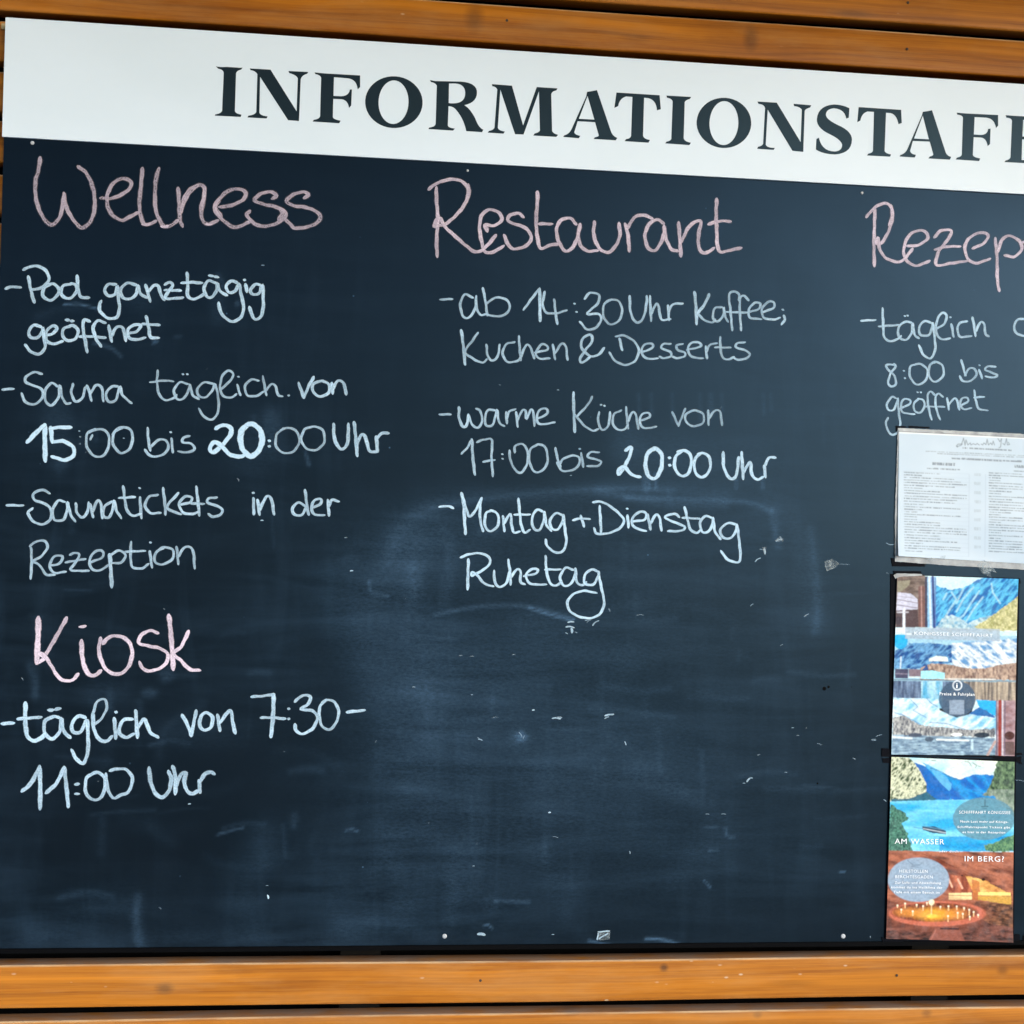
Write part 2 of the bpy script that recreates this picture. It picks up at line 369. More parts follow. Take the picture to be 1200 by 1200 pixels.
# bottom band and vertical wipes
smear([(0, 1108), (60, 1102), (130, 1108), (220, 1098), (330, 1106), (420, 1098)], 12, .016)
smear([(162, 1050), (160, 1075), (163, 1105)], 5, .034); smear([(158, 1078), (166, 1110)], 9, .018)
smear([(40, 1095), (100, 1075), (150, 1060)], 18, .010); smear([(300, 1095), (290, 1050), (310, 980)], 18, .010)
smear([(255, 978), (272, 973), (285, 970)], 1.6, .05); smear([(405, 973), (413, 972), (420, 975)], 1.2, .10)
smear([(70, 1052), (100, 1046), (130, 1050)], 4, .02); smear([(120, 960), (118, 1000)], 5, .014)
smear([(345, 955), (344, 968)], 4, .02)
smear([(500, 800), (502, 900), (505, 960)], 9, .010); smear([(545, 870), (555, 990), (540, 1040)], 18, .012)
smear([(530, 1000), (528, 1080)], 10, .014); smear([(640, 960), (638, 1010)], 5, .018)
smear([(580, 1056), (620, 1057)], 2, .05); blob(575, 1060, 12, 10, .022); blob(470, 1060, 22, 12, .020)
smear([(400, 1085), (450, 1080), (500, 1098)], 12, .014)
smear([(690, 1102), (705, 1106), (716, 1108)], 1.6, .13); smear([(757, 1100), (775, 1101), (795, 1107)], 1.8, .15)
smear([(566, 1085), (572, 1084), (577, 1088)], 1.0, .13)
smear([(745, 905), (780, 930), (830, 940)], 8, .012); smear([(690, 830), (740, 834), (790, 840)], 3, .018)
smear([(700, 915), (760, 905), (800, 925)], 10, .012)
smear([(850, 970), (852, 980), (860, 981)], 1.5, .06); smear([(826, 970), (840, 969)], 1.5, .05)
smear([(825, 1032), (832, 1040)], 1.4, .10); smear([(831, 996), (842, 996)], 1.0, .10); smear([(984, 1022), (990, 1022)], .9, .10)
for q in ((611, 863, 7, 6, .10), (608, 864, 13, 11, .03)): blob(*q)
for k in range(46):                                    # short cross wipes across the lower half
    x = random.uniform(10, 1000); y = random.uniform(610, 1090); L = random.uniform(15, 80); s = random.uniform(-.12, .12)
    smear([(x, y), (x+L/2, y+s*L+random.uniform(-3, 3)), (x+L, y+s*L)], random.uniform(1.2, 5), random.uniform(.006, .020))
for k in range(26):
    x = random.uniform(10, 1020); y = random.uniform(440, 1060); L = random.uniform(10, 50)
    smear([(x, y), (x+random.uniform(-3, 3), y+L)], random.uniform(1.5, 5), random.uniform(.006, .018))
for k in range(9):
    x = random.uniform(745, 940); smear([(x, 462), (x+1, 480+random.uniform(0, 14))], 2.2, .020)
verts = np.stack([GX.ravel(), np.zeros(GX.size), GZ.ravel()], 1)
ii = (np.arange(nz-1)[:, None]*nx+np.arange(nx-1)[None, :]).ravel()
faces = np.stack([ii, ii+1, ii+nx+1, ii+nx], 1)
def grid_mesh(name, verts, faces, mat, parent):
    me = bpy.data.meshes.new(name); me.vertices.add(len(verts)); me.vertices.foreach_set('co', verts.astype(np.float32).ravel())
    me.loops.add(faces.size); me.loops.foreach_set('vertex_index', faces.astype(np.int32).ravel())
    me.polygons.add(len(faces)); me.polygons.foreach_set('loop_start', np.arange(0, faces.size, 4, dtype=np.int32))
    me.update(calc_edges=True); return link(name, me, mat, parent)
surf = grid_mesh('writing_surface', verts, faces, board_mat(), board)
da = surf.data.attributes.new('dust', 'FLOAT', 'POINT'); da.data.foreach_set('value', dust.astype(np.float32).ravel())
box('board_panel', BX0, BX1, .0006, .016, ZB, ZT-.0005, BLACK, board)
box('bottom_strip', BX0-.0005, BX1+.0005, -.0015, .018, ZB-.0050, ZB-.0001, BLACK, board)  # thin black strip along the board's lower edge

hd = header_mat()
HY = -.0030
v, f = box_data(BX0-.001, BX1+.001, HY, .0002, ZH, ZT)
header = mesh('header_panel', v, f, hd, board)

# ---- header letters: outlines (crop origin x, y, scale) in crop units
def path(d):
    tk = re.findall(r'[MLQZ]|-?\d+\.?\d*', d); i = 0; pts = []; cmd = 'M'
    while i < len(tk):
        if tk[i] in 'MLQZ':
            cmd = tk[i]; i += 1
            if cmd == 'Z': break
            continue
        if cmd in 'ML': pts.append((float(tk[i]), float(tk[i+1]))); i += 2; cmd = 'L'
        else:
            a = pts[-1]; c = (float(tk[i]), float(tk[i+1])); b = (float(tk[i+2]), float(tk[i+3])); i += 4
            for k in range(1, 8):
                t = k/7; pts.append(tuple((1-t)**2*a[j]+2*t*(1-t)*c[j]+t*t*b[j] for j in (0, 1)))
    return pts
def ell(cx, cy, rx, ry, tilt=0.0, n=44):
    o = []
    for k in range(n):
        a = 2*math.pi*k/n; x, y = math.cos(a)*rx, math.sin(a)*ry; t = RAD(tilt)
        o.append((cx+x*math.cos(t)-y*math.sin(t), cy+x*math.sin(t)+y*math.cos(t)))
    return o
c1, c2, c3, c4, c8 = (240, 60, 5), (480, 70, 5), (700, 80, 5), (920, 90, 4.2857), (800, 0, 3)
GL = [
 ('I', c1, ["M65 88 Q85 95 130 92 L190 96 Q205 99 221 96 L213 108 Q188 112 183 130 L176 350 Q180 366 215 372 L210 385 L58 377 L62 370 Q95 366 102 348 L111 128 Q110 108 78 102 Z"]),
 ('N', c1, ["M263 101 L385 108 L538 352 L545 160 Q540 140 495 128 L490 116 L606 122 L600 132 Q568 140 562 165 L552 409 L488 404 L324 150 L320 360 Q325 378 368 382 L362 394 L250 388 L255 378 Q298 372 302 355 L308 135 Q298 115 268 111 Z"]),
 ('F', c1, ["M643 124 L700 130 L910 142 L910 210 L896 224 Q890 160 830 158 L757 152 L754 262 L800 264 Q845 262 850 225 L862 224 L858 318 L845 332 Q838 285 800 281 L753 279 L750 385 Q752 400 795 407 L788 422 L632 412 L638 402 Q672 398 676 380 L682 155 Q675 138 648 134 Z"]),
 ('O', (0, 0, 1), [ell(461.6, 119.7, 33.7, 30.3, 4), ell(461.2, 119.7, 17.6, 25.6, 2)]),
 ('R', c2, ["M120 119 L150 125 L300 128 Q398 135 395 195 Q392 252 320 266 Q355 285 385 345 Q405 400 432 410 L425 424 L332 418 Q318 345 270 290 Q255 273 228 272 L224 385 Q228 400 265 403 L255 415 L110 406 L116 397 Q150 393 153 375 L160 152 Q152 135 125 130 Z",
            "M231 139 L229 254 Q260 258 285 252 Q328 240 326 190 Q322 142 270 139 Z"]),
 ('M', c2, ["M482 143 L600 152 L665 385 L745 160 L867 168 L860 180 Q832 184 830 205 L835 415 Q838 432 870 440 L860 452 L725 444 L733 432 Q762 425 764 412 L758 185 L668 438 L618 436 L532 175 L517 398 Q520 415 558 421 L550 433 L458 427 L465 417 Q495 412 498 395 L514 175 Q508 158 485 155 Z"]),
 ('A', c2, ["M1040 188 Q1080 182 1098 178 L1180 420 Q1190 448 1217 458 L1208 472 L1078 464 L1085 455 Q1112 450 1108 440 L1087 366 L985 360 L965 425 Q968 440 1000 446 L992 460 L900 452 L906 443 Q935 436 950 405 L1035 215 Z",
            "M1043 212 L992 346 L1083 351 Z"]),
 ('T', c3, ["M112 142 L365 158 L372 240 L350 246 Q345 185 300 175 L274 172 L268 395 Q272 415 308 420 L300 436 L160 427 L168 415 Q195 412 198 395 L206 168 L170 165 Q130 175 122 222 L100 232 Z"]),
 ('I', c3, ["M405 160 L550 168 L542 180 Q515 186 512 200 L506 410 Q510 430 548 436 L540 450 L398 440 L405 430 Q432 426 434 410 L442 195 Q438 178 408 172 Z"]),
 ('O', c3, [ell(742, 320, 160, 147, 4), ell(742, 321, 85, 129, 2)]),
 ('N', c8, ["M263 357 L331 361 L415 500 L419 385 Q412 375 392 373 L390 365 L452 370 L448 378 Q432 382 429 390 L424 534 L386 530 L299 385 L292 508 Q295 520 324 520 L320 527 L262 523 L265 516 Q280 513 283 505 L290 380 Q286 366 267 365 Z"]),
 ('S', c4, ["M323 158 L320 205 L308 210 Q298 160 245 158 Q205 162 205 192 Q208 215 265 242 Q335 272 336 315 Q335 385 250 390 Q190 388 155 365 L158 312 L170 306 Q185 375 250 375 Q288 372 287 340 Q280 315 225 288 Q158 258 160 212 Q165 145 245 139 Q290 140 323 158 Z"]),
 ('T', c4, ["M370 152 L583 166 L586 232 L570 238 Q562 190 530 182 L507 180 L500 372 Q503 385 532 390 L528 401 L412 395 L418 386 Q440 382 442 370 L447 176 L415 174 Q385 182 378 220 L363 228 Z"]),
 ('A', c4, ["M692 176 Q720 172 738 168 L805 375 Q812 398 834 402 L828 416 L720 410 L727 400 Q748 397 744 385 L727 325 L642 322 L628 372 Q630 388 657 392 L652 405 L575 400 L580 392 Q604 386 615 362 L687 195 Z", "M692 194 L648 310 L723 314 Z"]),
 ('F', c4, ["M862 180 L905 184 L1070 192 L1070 245 L1060 257 Q1052 208 1010 205 L952 202 L948 290 L985 292 Q1018 290 1020 262 L1032 260 L1029 338 L1018 348 Q1012 308 985 305 L947 303 L943 392 Q945 405 980 410 L975 423 L857 415 L863 406 Q885 402 888 390 L894 205 Q890 192 866 190 Z"]),
 ('E', c4, ["M1108 193 L1150 196 L1330 206 L1330 262 L1318 270 Q1308 222 1268 220 L1196 216 L1192 300 L1232 302 Q1262 300 1265 275 L1277 274 L1274 348 L1263 356 Q1256 318 1230 316 L1191 314 L1188 418 L1245 421 Q1305 420 1325 368 L1338 372 L1328 440 L1102 428 L1108 420 Q1130 416 1133 402 L1140 220 Q1136 206 1112 205 Z"]),
 ('L', c4, ["M1375 208 L1515 217 L1508 228 Q1470 232 1468 248 L1461 432 L1520 436 Q1575 434 1598 385 L1610 389 L1598 458 L1365 444 L1371 436 Q1394 432 1397 418 L1405 240 Q1401 224 1378 220 Z"]),
]
VIN = vinyl_mat()
def plate(name, loops, Y, h, mat, parent):
    """flat cut-out with thickness h, loops = [outline, holes...] as (x, z)"""
    tri = tessellate_polygon([[Vector((x, 0, z)) for x, z in L] for L in loops])
    flat = [p for L in loops for p in L]; n = len(flat)
    v = [(x, Y, z) for x, z in flat] + [(x, Y-h, z) for x, z in flat]; f = []
    for a, b, c in tri:
        A, B, D = flat[a], flat[b], flat[c]
        s = (B[0]-A[0])*(D[1]-A[1])-(B[1]-A[1])*(D[0]-A[0])
        if abs(s) < 1e-14: continue
        f.append((n+a, n+b, n+c) if s > 0 else (n+a, n+c, n+b))
    off = 0
    for L in loops:
        for k in range(len(L)): f.append((off+k, off+(k+1) % len(L), n+off+(k+1) % len(L), n+off+k))
        off += len(L)
    return mesh(name, v, f, mat, parent)
for ch, (ox, oy, sc), loops in GL:
    LL = []
    for L in loops:
        pts = path(L) if isinstance(L, str) else L
        if ch == 'L': pts = [(x, y+2) for x, y in pts]
        w = [at(ox+x/sc, oy+y/sc, HY-.0002) for x, y in pts]
        LL.append([(q.x, q.z) for q in w])
    o = plate('letter', LL, HY-.00002, .00025, VIN, header); o['label'] = 'black serif letter %s' % ch

# ------------------------------------------------------------------ handwriting
ORD = [0]
def write(word, crop, strokes, wd=3.4, mat=None, press=1.0, kind='chalk_word'):
    ox, oy, sc = crop; V = []; F = []; UV = []; PR = []
    for st in strokes:
        pts = st; w = wd; pr = press
        if isinstance(st, dict): pts = st['p']; w = st.get('w', wd); pr = st.get('a', press)
        P = spline(pts, 9) if len(pts) > 1 else spline([(pts[0][0]-1.4, pts[0][1]-.5), (pts[0][0]+1.4, pts[0][1]+.5)], 4)
        P = [(ox+p[0]/sc, oy+p[1]/sc) for p in P]
        # even spacing
        Q = [P[0]]
        for p in P[1:]:
            if math.hypot(p[0]-Q[-1][0], p[1]-Q[-1][1]) > .8 or p is P[-1]: Q.append(p)
        if len(Q) < 3: Q = [P[0], P[len(P)//2], P[-1]]
        # round caps reach half a width past the ends
        def ext(a, b, k):
            d = math.hypot(a[0]-b[0], a[1]-b[1]) or 1; return (a[0]+(a[0]-b[0])/d*k, a[1]+(a[1]-b[1])/d*k)
        Q = [ext(Q[0], Q[1], w*.42)] + Q + [ext(Q[-1], Q[-2], w*.42)]
        n = len(Q); ORD[0] += 1; base = .00022+.000018*(ORD[0] % 9); off = len(V); s = 0; ph = random.uniform(0, 9)
        T = []
        for i in range(n):
            a = Q[max(0, i-1)]; b = Q[min(n-1, i+1)]; d = math.hypot(b[0]-a[0], b[1]-a[1]) or 1; T.append(((b[0]-a[0])/d, (b[1]-a[1])/d))
        for i, q in enumerate(Q):
            if i: s += math.hypot(q[0]-Q[i-1][0], q[1]-Q[i-1][1])
            tx, ty = T[i]
            e = 0.35 if i in (0, n-1) else (.85 if i in (1, n-2) else 1)
            # a chalk stick has a flat end: down strokes come out broader than cross strokes
            ww = w*e*(0.90+.18*abs(ty))*(1+.10*math.sin(s*.23+ph)+.05*math.sin(s*.71+ph*3))
            jx = .18*math.sin(s*.5+ph); nxv, nyv = -ty, tx; Yk = -(base+3e-6*i)
            for j in (-1, -.5, 0, .5, 1):
                p = at(q[0]+nxv*ww*.56*j+jx*nxv, q[1]+nyv*ww*.56*j+jx*nyv, Yk); V.append((p.x, p.y, p.z))
                UV.append((s*.01+ORD[0]*.37, (j+1)/2)); PR.append(pr*(1+.14*math.sin(s*.11+ph*2)))
        for i in range(n-1):
            for j in range(4):
                F.append((off+i*5+j, off+i*5+j+1, off+i*5+5+j+1, off+i*5+5+j))
    o = mesh(kind, V, F, mat or CHALK, board)
    uv = o.data.uv_layers.new(name='stroke')
    uv.data.foreach_set('uv', [c for l in o.data.loops for c in UV[l.vertex_index]])
    a = o.data.attributes.new('press', 'FLOAT', 'POINT'); a.data.foreach_set('value', PR)
    if word == '-': o.name = 'chalk_dash'
    elif word: o['label'] = 'chalk word "%s"' % word if kind == 'chalk_word' else word
    return o
def P(s):
    """'x,y x,y ... | x,y ...' -> strokes"""
    return [[tuple(float(c) for c in q.split(',')) for q in g.split()] for g in s.split('|')]
def B(s, w, a=1.0): return [dict(p=g, w=w, a=a) for g in P(s)]
A = (20, 170, 6); Bc = (200, 170, 6); Cc = (0, 300, 6); D = (180, 300, 6); E = (0, 420, 5); Fc = (220, 420, 5)
G = (0, 560, 5); H = (200, 560, 5); I = (0, 710, 5); J = (0, 800, 5); K = (200, 790, 5); Lc = (90, 850, 6)
M = (490, 200, 6); N = (680, 200, 6); O = (500, 320, 5); Pc = (700, 320, 5); Q = (500, 450, 5); Rc = (700, 450, 5)
Sc = (500, 570, 5); Tc = (680, 570, 5); Uc = (520, 620, 5); Vc = (1000, 220, 6); Wc = (1000, 350, 6)
def sh(s, dx, dy=0):
    return ' '.join(q if q == '|' else '%g,%g' % (float(q.split(',')[0])+dx, float(q.split(',')[1])+dy) for q in s.replace('|', ' | ').split())
PK = dict(wd=4.7, mat=PINK, press=.56)
write('Wellness', A,
  P('163,90 150,180 130,250 130,350 150,440 190,520 238,560 285,530 315,460 330,345 | 330,340 345,430 385,510 450,580 510,545 543,460 543,350 520,260 480,190 430,152'
    '| 590,372 660,375 740,345 795,300 800,260 750,235 680,265 635,350 640,440 680,500 740,528 800,500 850,475 | 882,165 870,300 860,420 875,520 910,560 975,535'
    '| 997,165 975,250 970,400 985,490 1035,572 1090,560 1130,530 | 1133,305 1140,420 1145,520 1162,570 |' +
    sh('70,480 90,410 130,340 190,285 230,290 238,350 215,440 225,530 270,555 330,530 | 85,395 130,315 180,288 | 240,300 232,380 222,450 | 345,435 420,425 500,390 530,345 490,310 410,320 350,370 310,430 340,500 435,575 500,565 560,535'
       '| 340,385 318,440 355,500 | 715,375 745,355 705,330 640,340 590,385 650,415 740,435 810,475 790,520 720,560 640,570 580,545 535,490 555,465'
       '| 770,445 785,480 760,520 | 940,370 970,350 935,330 870,345 815,390 860,425 960,440 1040,480 1045,530 980,570 880,585 845,560 810,525', 1080))
  + [dict(p=[(1015, 570), (1035, 574), (1060, 570)], w=3, a=1.3), dict(p=[(1330, 555), (1350, 558), (1370, 557)], w=2.4, a=1.3), dict(p=[(880, 558), (908, 563), (935, 552)], w=2.6, a=1.1)], **PK)
wt = dict(wd=3.9, press=.95)
write('-', Cc, P('40,228 90,216 145,222'), **wt, kind='chalk_word')
write('Pool', Cc, P('200,145 215,230 240,325 | 165,95 235,70 305,88 345,150 318,205 262,232 222,236 | 360,195 308,230 303,280 350,312 400,280 415,235 385,200 350,195 | 505,195 445,210 428,255 455,293 500,293 537,250 535,205 500,192 | 543,140 548,220 562,278 590,293 625,293'), **wt)
write('ganztägig', Cc, P('815,200 765,198 735,240 765,280 808,268 825,212 832,290 840,370 820,430 760,437 705,390 700,340 712,318 | 960,205 900,190 850,230 862,290 920,300 960,260 972,205 985,260 1030,293 | 1025,205 1040,260 1055,318 | 1045,250 1080,208 1115,215 1130,270 1155,308 |' +
   sh('80,200 115,185 135,205 105,250 85,298 205,293 | 80,240 190,243 | 235,120 240,200 240,280 275,302 320,290 355,265 | 197,190 270,185 340,190 | 440,190 385,175 355,225 375,285 415,285 445,235 450,190 465,245 515,275 | 392,138 418,140 | 430,145 452,150'
      '| 590,190 545,175 510,215 530,255 575,245 600,195 615,270 632,350 620,420 565,460 510,440 470,390 458,330 | 648,200 655,250 | 640,168 | 755,205 715,200 680,240 700,270 740,262 765,205 770,280 770,370 750,430 715,445 690,410 675,360', 1080)), **wt)
write('geöffnet', Cc, P('290,500 240,485 203,530 215,570 260,575 298,530 300,500 312,590 315,650 270,690 215,670 178,625 | 315,560 370,545 400,510 370,490 328,530 325,590 370,618 440,600 | 500,490 450,510 440,560 480,595 530,580 550,530 520,490 490,490 | 465,448 485,452 | 500,456 515,458'
   '| 630,460 590,450 585,520 600,600 612,675 | 560,566 650,566 740,575 | 740,470 690,455 655,500 675,580 710,635 | 765,490 785,600 | 785,560 820,500 865,510 885,595 | 900,545 960,530 990,490 940,485 900,520 905,570 950,588 1020,575 | 1028,425 1045,500 1060,570 1115,575 | 1000,478 1120,485'), **wt)
w2 = dict(wd=3.3, press=.80)
write('-', E, P('15,182 80,178'), **w2)
write('Sauna', E, P('245,92 205,80 155,105 152,140 200,160 248,185 245,235 195,270 145,250 128,205 | 340,165 300,145 265,190 268,250 300,275 342,230 350,155 362,220 385,262 412,262 | 428,150 418,200 440,250 480,235 500,170 | 510,160 525,200 535,248 | 525,215 560,160 595,170 605,250 | 690,165 655,165 620,210 640,255 680,240 702,165 718,215 770,262'), **w2)
write('täglich.', E, P('925,72 920,140 935,215 975,245 1020,230 1035,215 | 880,140 960,130 1015,135 | 1100,150 1055,140 1020,185 1035,235 1075,235 1108,180 1112,150 1130,215 1165,238 | 1072,92 | 1098,92 |' +
   sh('150,150 100,140 58,175 65,220 110,225 148,180 160,150 177,220 180,300 150,355 100,345 65,295 | 195,180 240,140 268,95 235,72 200,110 190,180 210,220 250,230 285,210 | 290,155 308,215 | 297,108 | 415,130 370,125 335,165 350,215 400,220 445,195 | 440,105 450,160 460,215 | 458,190 490,150 515,165 530,215 555,222 | 592,217', 1100)), wd=3.0, press=.72)
write('von', Fc, P('650,145 680,230 | 680,230 710,160 738,110 | 790,130 735,150 738,200 780,223 825,200 828,155 790,130 | 845,145 850,205 | 850,180 880,130 915,150 928,210'), wd=3.6, press=.92)
write('15:00', E, B('160,490 215,432 262,390 | 262,390 263,500 265,600', 5.2, 1.5) + B('415,405 350,404 295,410 | 298,405 305,490 | 308,490 370,485 428,520 430,568 380,595 305,575', 4.6, 1.5)
   + B('470,460 | 468,500 | 465,425', 2.2, .5) + B('560,415 512,440 510,520 560,575 615,560 640,490 625,430 575,415 520,435 | 540,450 530,475', 3.2, .75) + B('720,405 672,430 662,500 710,555 765,520 775,440 740,405 690,412 660,445', 3.4, .78) + B('725,468', 2, .6))
write('bis', E, P('865,408 870,480 880,540 | 850,535 880,570 940,570 985,530 972,480 925,480 885,518 | 1005,470 1012,550 | 1000,433 | 1110,455 1075,465 1070,490 1120,500 1140,530 1100,550 1045,545'), wd=3.2, press=.78)
write('20:00', Fc, B('165,410 210,390 253,410 248,450 200,510 150,550 130,530 155,490 200,515 240,558 290,575 330,570', 5.0, 1.6) + B('350,387 312,440 317,520 360,570 400,558 433,500 428,430 390,388 350,385 | 330,400 305,440', 6.2, 1.7)
   + B('478,482 | 478,515', 4, 1.0) + B('560,410 520,450 520,520 570,555 625,540 655,480 630,420 580,408 545,420', 3.0, .65) + B('730,400 682,420 665,480 700,530 755,535 800,490 790,420 740,400 690,412 668,450', 3.0, .7))
write('Uhr', Fc, P('855,385 860,470 895,530 935,500 942,385 | 975,375 985,470 993,570 | 990,510 1015,450 1040,460 1065,540 1105,548 | 1105,460 1112,545 | 1108,470 1135,440 1175,438'), wd=4.0, press=.88)
w3 = dict(wd=3.4, press=.84)
write('-', G, P('40,160 135,162'), **w3)
write('Saunatickets', G, P('290,90 245,70 195,95 205,130 270,155 300,195 290,250 240,272 190,250 165,205 190,178 | 380,140 340,135 308,190 320,245 370,245 393,190 395,140 412,210 440,255 | 445,150 450,200 480,232 512,200 520,145 | 530,155 545,230 | 540,205 570,135 590,150 600,235'
   '| 655,140 615,165 605,220 640,230 662,175 668,130 682,190 710,235 | 722,50 735,150 750,200 785,222 825,210 | 698,118 790,112 | 820,115 828,235 | 818,60 | 925,100 875,110 850,160 880,205 940,205 | 955,60 965,140 970,215 | 1045,90 980,165 1010,195 1060,212 | 1060,155 1110,145 1125,115 1085,110 1050,150 1070,200 1120,212 1160,200 | 1150,52 1160,140 1168,220 | 1122,150 1195,152 |'
   + sh('270,115 225,120 215,145 260,160 303,185 290,215 250,228 222,212', 1000)), **w3)
write('in', H, P('485,120 487,212 | 484,88 | 510,130 520,215 | 520,190 560,112 590,125 605,213'), wd=3.6, press=.92)
write('der', H, P('790,165 750,145 715,175 725,215 770,215 795,170 | 788,72 797,150 808,215 | 825,175 875,155 880,125 845,130 825,175 845,215 900,218 | 920,130 928,220 | 925,170 945,130 985,138'), **w3)
w4 = dict(wd=3.2, press=.74)
write('Rezeption', G, P('182,410 185,500 180,590 | 175,400 215,372 265,372 277,410 240,460 185,490 | 185,490 230,510 270,565 320,568 | 295,515 350,500 365,460 320,460 292,510 315,555 385,550 | 410,450 440,440 465,450 440,500 415,540 520,545 | 385,495 500,475'
   '| 530,495 600,465 600,430 560,430 525,480 540,535 590,540 635,510') + B('643,450 650,550 655,638', 4.4, .85) + P('650,450 700,425 735,455 710,495 650,500 | 768,375 765,450 775,520 830,530 870,505 | 735,432 850,428 | 878,430 890,525 | 882,378 | 960,410 912,440 910,495 960,505 1013,470 1010,420 960,407 925,425 | 1035,405 1045,505 | 1045,460 1085,405 1130,425 1140,530'), **w4)
write('Kiosk', I, B('225,72 223,180 215,332', 6.4, 1.1) + B('390,72 330,180 265,290', 4.8, .78) + B('215,335 260,308 225,280 255,285 300,350 345,420 395,440 430,430 458,400', 4.2, 1.2)
   + B('478,205 482,300 505,380 545,410 590,382', 5.2, 1.0) + B('468,123 500,119', 3.6, 1.2) + B('590,190 580,270 620,370 690,400 750,360 775,270 745,200 680,175 630,190 605,220', 4.6, 1.0)
   + B('925,160 885,145 835,165 812,215 870,235 940,250 985,290 960,350 890,380 840,370 818,330', 4.2, 1.05) + B('990,57 1000,150 1010,280 1015,370', 5.4, 1.0) + B('1105,150 1060,240 1015,278 1060,320 1110,370 1170,378', 4.4, 1.15), mat=PINK)
w5 = dict(wd=4.4, press=1.05)
write('-', J, P('12,240 80,236'), **w5)
write('täglich', J, B('150,120 148,220 160,310 195,340 240,325 262,300', 5.0, 1.1) + P('105,212 240,202 | 350,205 310,200 262,230 265,300 310,328 352,280 360,208 372,280 410,322 | 285,160 310,160 | 325,156 352,152 | 500,205 460,195 422,240 430,290 475,285 508,220 515,300 515,400 490,470 450,450 420,395'
   ) + B('545,250 590,215 625,150 615,100 570,110 545,180', 3.2, .75) + P('545,180 550,270 585,335 630,340 655,315 | 670,210 678,325 | 680,172 | 775,215 730,215 702,255 702,300 740,320 785,300 | 795,165 800,240 805,320 | 805,270 840,215 860,240 880,290 925,320'), wd=4.4, press=1.0)
write('von', K, P('68,240 100,300 120,360 | 120,360 150,215 | 185,235 168,290 195,328 235,310 245,255 210,225 175,245 | 275,240 288,330 | 288,285 325,235 352,215 365,290 378,345'), wd=4.2, press=.98)
write('7:30', K, P('475,132 540,128 605,118 | 530,255 600,255 670,262 | 692,203 | 692,262 | 728,160 775,125 820,135 800,180 760,205 830,215 860,255 830,320 770,350 735,330 728,295') + B('603,120 600,240 588,365', 4.8, .98) + B('910,150 872,200 880,290 920,325 960,300 985,230 965,170 920,150 885,170', 3.4, .85), wd=3.8, press=.92)
write('-', K, P('1035,222 1135,212'), wd=4.2, press=.95)
write('11:00', J, B('130,635 180,590 232,495 | 232,492 236,620 234,738', 5.0, .9) + B('270,645 330,590 375,500 | 377,497 390,620 400,726', 4.6, .9) + P('442,595 460,594 | 443,652 460,651') + P('560,525 507,560 505,650 560,688 605,650 615,570 580,527 535,535')
   + P('620,535 632,625 665,675 715,655 752,640 775,580 770,545 740,510 690,505 645,515'), wd=4.0, press=.85)
write('Uhr', Lc, P('508,300 520,400 555,480 600,505 645,465 665,380 645,325 | 675,290 695,370 692,480 | 695,430 730,350 768,335 755,390 775,460 815,480 850,462 | 866,470 860,390 | 862,400 900,345 940,328 965,342'), wd=4.8, press=.85)
PR_ = dict(wd=4.2, mat=PINK, press=.85)
write('Restaurant', M, P('128,120 130,220 138,330 130,500 135,603') + P('75,130 130,90 220,62 300,72 352,130 330,230 270,310 200,370 150,385 112,392 125,350 155,335 190,395 260,460 340,530 400,570 450,558 500,510 545,455 | 352,100 358,150 340,220'
   '| 485,425 472,382 540,385 590,340 560,290 500,275 450,310 432,390 445,490 470,570 530,570 600,530 | 740,325 705,300 650,312 630,350 680,375 750,400 795,460 770,520 690,550 640,530 605,455 | 840,150 838,230 830,340 835,440 860,545 920,525 985,515 | 850,373 940,375'
   '| 1110,375 1070,335 1010,345 975,400 985,490 1035,565 1085,540 1120,470 1140,380 | 1140,378 1125,450 1145,530 1195,565 1260,562 |' +
   sh('100,360 95,450 130,540 190,575 240,540 278,460 272,370 | 315,375 335,450 345,565 | 335,400 380,330 440,312 505,335 | 585,370 545,345 490,370 455,450 475,540 520,562 560,520 590,440 590,390 | 590,390 600,470 640,550 685,565 | 692,365 700,480 708,600'
      '| 710,500 760,400 810,360 848,358 832,450 835,540 875,580 940,545 | 960,200 955,300 960,430 965,530 990,572 1050,560 1130,543 | 903,375 980,355 1055,357', 1140))
   + [dict(p=[(1100, 372), (1110, 380)], w=3, a=1.5), dict(p=[(470, 385), (485, 420)], w=5, a=.6)], **PR_)
w6 = dict(wd=3.0, press=.86)
write('-', O, P('80,155 150,152'), **w6)
write('ab', O, P('270,145 225,125 197,180 212,250 245,262 283,210 290,135 | 290,135 292,200 315,245 345,240') + P('330,88 345,170 355,248 | 350,180 400,145 460,152 488,195 460,242 400,253 350,240'), **w6)
write('14:30', O, P('568,215 615,150 660,92') + B('662,92 665,280', 3.6, .92) + P('692,110 680,180 700,230 760,235 820,218 | 747,155 755,230 765,298 | 866,180 | 878,228 | 925,150 960,115 1010,130 1000,180 940,238 1010,240 1020,280 990,320 940,330 898,285') + B('1085,155 1042,180 1035,250 1070,298 1120,285 1145,230 1130,170 1085,155 1050,170', 2.8, .75), **w6)
write('Uhr', Pc, P('190,135 195,230 230,290 270,260 288,180 290,135 | 308,135 315,280 | 315,240 345,180 360,200 375,270 428,270 | 415,190 420,275 | 418,230 440,185 500,178'), **w6)
w7 = dict(wd=2.9, press=.80)
